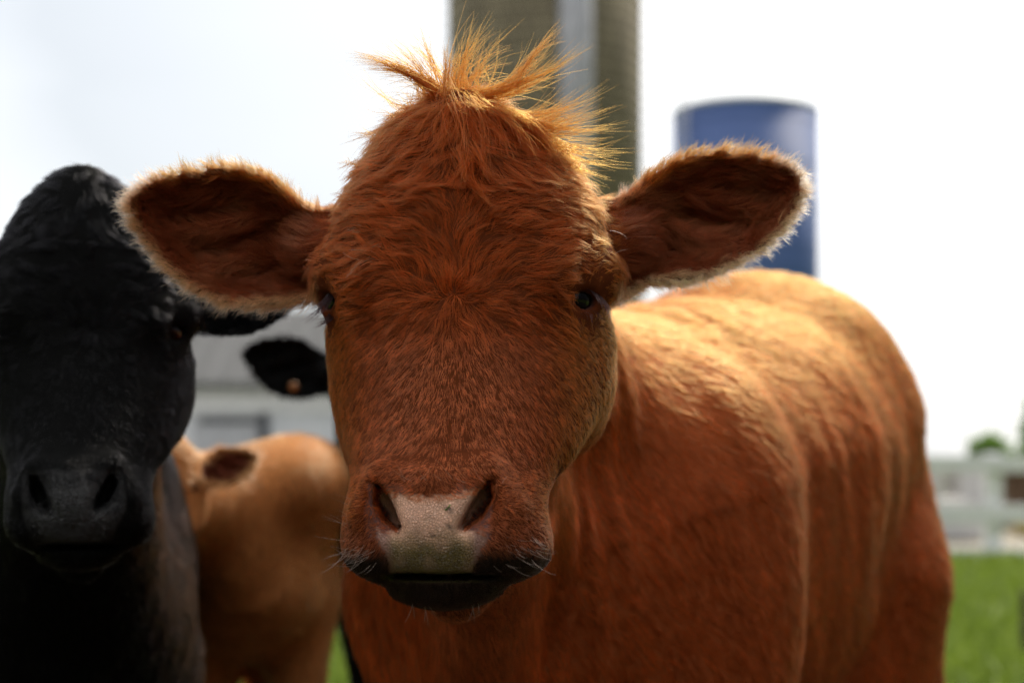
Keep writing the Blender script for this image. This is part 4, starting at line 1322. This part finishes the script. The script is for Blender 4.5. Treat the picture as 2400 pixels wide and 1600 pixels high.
def barn():
    Y = 40.0
    X0 = (150 - 1200) / FP * Y; X1 = (1180 - 1200) / FP * Y
    ze = ZC + (HZ - 905) / FP * Y; zr = ZC + (HZ - 735) / FP * (Y + 4) 
    root = empty('barn', (X0, Y, 0)); W = X1 - X0; D = 8
    tag(root, 'low grey metal roofed barn with pale walls behind the calf', 'barn')
    M_W = mat_noise('pale wall panels', (.66, .68, .73), (.78, .80, .84), 1.2, .6)
    M_D = mat_noise('dark opening', (.04, .045, .055), (.07, .075, .09), 3, .8)
    M_R = mat_noise('grey roof sheeting', (.09, .093, .097), (.12, .123, .128), .8, .9, stretch=(6, .3, .3))
    M_F = mat_noise('white trim', (.84, .84, .87), (.9, .9, .92), 2, .5)
    M_G = mat_noise('grey doors', (.44, .45, .48), (.52, .53, .56), 2, .6)
    w = MB(); w.box(0, W, 0, .2, 0, ze); w.box(0, W, D - .2, D, 0, ze); w.box(0, .2, .2, D - .2, 0, ze); w.box(W - .2, W, .2, D - .2, 0, ze)
    w.poly([(0, 0, ze + .002), (0, D, ze + .002), (0, D / 2, zr - .12)]); w.poly([(W, D, ze + .002), (W, 0, ze + .002), (W, D / 2, zr - .12)])
    w.build('wall', M_W, root)
    r = MB()
    o_ = .5
    for s in (0, 1):
        y0, y1 = (-o_, D / 2) if s == 0 else (D + o_, D / 2)
        z0 = ze - .02 if s == 0 else ze - .02
        v = [(-.4, y0, z0), (W + .4, y0, z0), (W + .4, y1, zr), (-.4, y1, zr)]
        n = len(r.v); r.v += v + [(a, b, c + .09) for a, b, c in v]
        r.f += [tuple(n + i for i in q) for q in ((0, 1, 2, 3), (7, 6, 5, 4), (0, 4, 5, 1), (1, 5, 6, 2), (2, 6, 7, 3), (3, 7, 4, 0))]
    # standing seams
    k = 0; 
    while k * .6 < W + .7:
        xx = -.38 + k * .6
        n = len(r.v); v = [(xx, -o_, ze + .072), (xx + .05, -o_, ze + .072), (xx + .05, D/2 - .05, zr + .085), (xx, D/2 - .05, zr + .085)]
        r.v += v + [(a, b, c + .04) for a, b, c in v]
        r.f += [tuple(n + i for i in q) for q in ((0, 1, 2, 3), (7, 6, 5, 4), (0, 4, 5, 1), (1, 5, 6, 2), (2, 6, 7, 3), (3, 7, 4, 0))]; k += 1
    r.build('roof', M_R, root)
    def PX(px): return (px - 1200) / FP * Y - X0
    def PZ(py): return ZC + (HZ - py) / FP * Y
    f = MB(); f.box(-.1, W + .1, -.10, -.003, PZ(965), PZ(915)); f.build('fascia_board', M_F, root, bevel=.01)
    d = MB(); d.box(PX(452), PX(608), -.06, -.003, 0.05, PZ(968)); d.build('sliding_door', M_G, root, bevel=.01)
    d = MB(); d.box(PX(470), PX(604), -.09, -.062, PZ(992), PZ(980)); d.build('door_track', M_D, root)
    d = MB(); d.box(PX(608.5), PX(630), -.12, -.003, 0, PZ(966)); d.build('post', M_D, root)
    d = MB(); d.box(PX(800), PX(1000), -.06, -.003, 0.05, PZ(970)); d.build('sliding_door', M_G, root, bevel=.01)
barn()

M_WHITE = mat_noise('white fence paint', (.80, .80, .85), (.88, .88, .91), 3, .6, bump=.2)
def fence():
    Y = 21.0
    X0, X1 = (1000 - 1200) / FP * Y, (3400 - 1200) / FP * Y
    root = empty('fence', (X0, Y, 0)); tag(root, 'white painted board fence with wide rails across the pasture at right', 'fence')
    def Z(py): return ZC + (HZ - py) / FP * Y
    x = (2328 - 1200) / FP * Y - X0; step = 2.3
    k = -4
    while x + k * step < X1 - X0:
        xx = x + k * step
        if xx > 0:
            p = MB(); p.box(xx - .10, xx + .10, -.08, .12, -.1, Z(1062)); p.build('post', M_WHITE, root, bevel=.012)
        k += 1
    for (a, b) in ((1068, 1106), (1182, 1226), (1282, 1308)):
        for j in range(5):
            u0 = (X1 - X0) * j / 5 + .004; u1 = (X1 - X0) * (j + 1) / 5 - .004
            r = MB(); r.box(u0, u1, -.13, -.085, Z(b), Z(a)); r.build('rail', M_WHITE, root, bevel=.008)
fence()
def shed():
    Y = 30.0
    X0, X1 = (2345 - 1200) / FP * Y, (2800 - 1200) / FP * Y
    root = empty('shed', (X0, Y, 0)); tag(root, 'brown plank shed behind the white fence at the right edge', 'shed')
    W = X1 - X0; D = 4; ze = ZC + (HZ - 1085) / FP * Y
    M_P = mat_noise('brown planks', (.10, .06, .035), (.19, .12, .075), 2.5, .85, stretch=(6, 6, .5))
    M_PR = mat_noise('pale corrugated roof', (.5, .52, .54), (.6, .62, .64), 2, .5)
    w = MB()
    n = int(W / .2)
    for i in range(n): w.box(i * .2, i * .2 + .185, 0, .04 + .01 * (i % 2), 0, ze)
    w.box(0, W, .052, D, 0, ze - .004)
    w.build('wall', M_P, root)
    r = MB(); v = [(-.2, -.3, ze + .005), (W + .2, -.3, ze + .005), (W + .2, D + .2, ze + .06), (-.2, D + .2, ze + .06)]
    r.v += v + [(a, b, c + .05) for a, b, c in v]; r.f += [(0, 3, 2, 1), (4, 5, 6, 7), (0, 1, 5, 4), (1, 2, 6, 5), (2, 3, 7, 6), (3, 0, 4, 7)]
    r.build('roof', M_PR, root)
    for i in range(3):
        d = MB(); x0 = 1.3 + i * 1.0; d.box(x0, x0 + .06, -.03, -.003, 0, ze - .02); d.build('batten', M_WHITE, root)
shed()
def trough():
    Y = 25.0; X0 = (2195 - 1200) / FP * Y; X1 = (2318 - 1200) / FP * Y
    root = empty('feed_bin', (X0, Y, 0)); tag(root, 'pale grey slatted feed bin standing behind the white fence post', 'feed bin')
    M_T = mat_noise('pale bin paint', (.50, .50, .51), (.62, .61, .61), 2, .5)
    W = X1 - X0 
    b = MB(); b.box(0, W, 0, 1.4, .04, .62); b.box(0, .06, 0, 1.4, .624, 1.12); b.box(W - .06, W, 0, 1.4, .624, 1.12); b.build('body', M_T, root, bevel=.01)
    for i in range(4):
        s = MB(); z = .68 + i * .12; s.box(.062, W - .062, .0, .03, z, z + .07); s.build('slat', M_T, root)
trough()
def bale():
    Y = 27.0; x = (2412 - 1200) / FP * Y
    m = MB(); R = .24; m.lathe([(R * .3, -.3), (R * .92, -.3), (R, -.26), (R * 1.01, 0), (R, .26), (R * .92, .3), (R * .3, .3)], 0, 0, 30)
    M_S = mat_noise('straw', (.42, .30, .06), (.60, .46, .12), 14, .9, bump=.6)
    o = m.build('straw_bale', M_S, smooth=True); o.rotation_euler = (rad(90), 0, 0); o.location = (x, Y, R)
    tag(o, 'small yellow round straw bale on the grass by the brown shed', 'bale')
bale()
def stake():
    Y = 9.0; x = (2401 - 1200) / FP * Y
    m = MB(); z1 = ZC + (HZ - 1385) / FP * Y
    m.tube([(0, 0, -.05), (.004, .002, z1 * .5), (-.002, 0, z1 - .02), (-.002, 0, z1)], .022, 10, .019)
    o = m.build('stake', mat_noise('weathered stake', (.04, .03, .022), (.09, .07, .05), 20, .9), smooth=True); o.location = (x, Y, 0)
    tag(o, 'short dark wooden stake in the grass at the right edge', 'stake')
stake()

# ------------------------------------------------------------------ trees far off
def tree(name, label, px, Y, top, width, seed, group=None):
    rng = np.random.default_rng(seed)
    H = ZC + (HZ - top) / FP * Y; x = (px - 1200) / FP * Y; W = width / FP * Y / 2
    root = empty(name, (x, Y, 0)); tag(root, label, 'tree' if 'tree' in name else 'bush', group)
    M_L, t, p = mat_new('leaves')
    g = t.nodes.new('ShaderNodeNewGeometry'); r = t.nodes.new('ShaderNodeValToRGB'); r.color_ramp.elements[0].color = (.12, .25, .03, 1); r.color_ramp.elements[1].color = (.30, .48, .08, 1)
    t.links.new(g.outputs['Random Per Island'], r.inputs[0]); t.links.new(r.outputs[0], p.inputs['Base Color']); p.inputs['Roughness'].default_value = .6
    tr = t.nodes.new('ShaderNodeBsdfTranslucent'); t.links.new(r.outputs[0], tr.inputs[0]); mx = t.nodes.new('ShaderNodeMixShader'); mx.inputs[0].default_value = .35
    t.links.new(p.outputs[0], mx.inputs[1]); t.links.new(tr.outputs[0], mx.inputs[2]); t.links.new(mx.outputs[0], t.nodes['Material Output'].inputs[0])
    tk = MB(); tk.tube([(0, 0, -.1), (.02 * H, 0, H * .3), (0, .01 * H, H * .75)], .05 * H ** .8, 10, .015 * H)
    for k in range(6):
        a = rng.random() * 6.28; z = H * (.25 + .08 * k); tk.tube([(0, 0, z), (math.cos(a) * W * .5, math.sin(a) * W * .5, z + H * .18)], .018 * H, 6, .006 * H)
    tk.build('trunk', mat_noise('bark', (.07, .05, .035), (.13, .10, .07), 12, .9), root, smooth=True)
    n = 6000
    cc = rng.normal(0, 1, (26, 3)); cc /= np.linalg.norm(cc, axis=1, keepdims=True); cc *= rng.random((26, 1)) ** .4
    ctr = np.array([0, 0, H * .62]); ext = np.array([W * .8, W * .8, H * .34])
    ci = rng.integers(0, 26, n)
    q = ctr + (cc[ci] * .8 + rng.normal(0, .17, (n, 3))) * ext
    q[:, 2] = np.clip(q[:, 2], H * .15, H * 1.02)
    s = (.05 + .04 * rng.random(n)) * H ** .6
    u = rng.normal(0, 1, (n, 3)); u /= np.linalg.norm(u, axis=1, keepdims=True); v = np.cross(u, rng.normal(0, 1, (n, 3))); v /= np.linalg.norm(v, axis=1, keepdims=True)
    u *= s[:, None]; v *= s[:, None] * .6
    VV = np.stack([q - u, q + v, q + u, q - v], 1).reshape(-1, 3)
    mesh_np('crown', VV, np.arange(n)[:, None] * 4 + np.arange(4), M_L, root, smooth=False)
tree('bush', 'low bright green bush beyond the white fence', 2322, 52, 1012, 130, 3)
tree('tree', 'taller pale green tree at the right edge beyond the fence', 2440, 62, 900, 130, 4)
tree('bush', 'dim green bush at the far right beyond the fence', 2400, 60, 1035, 60, 6)
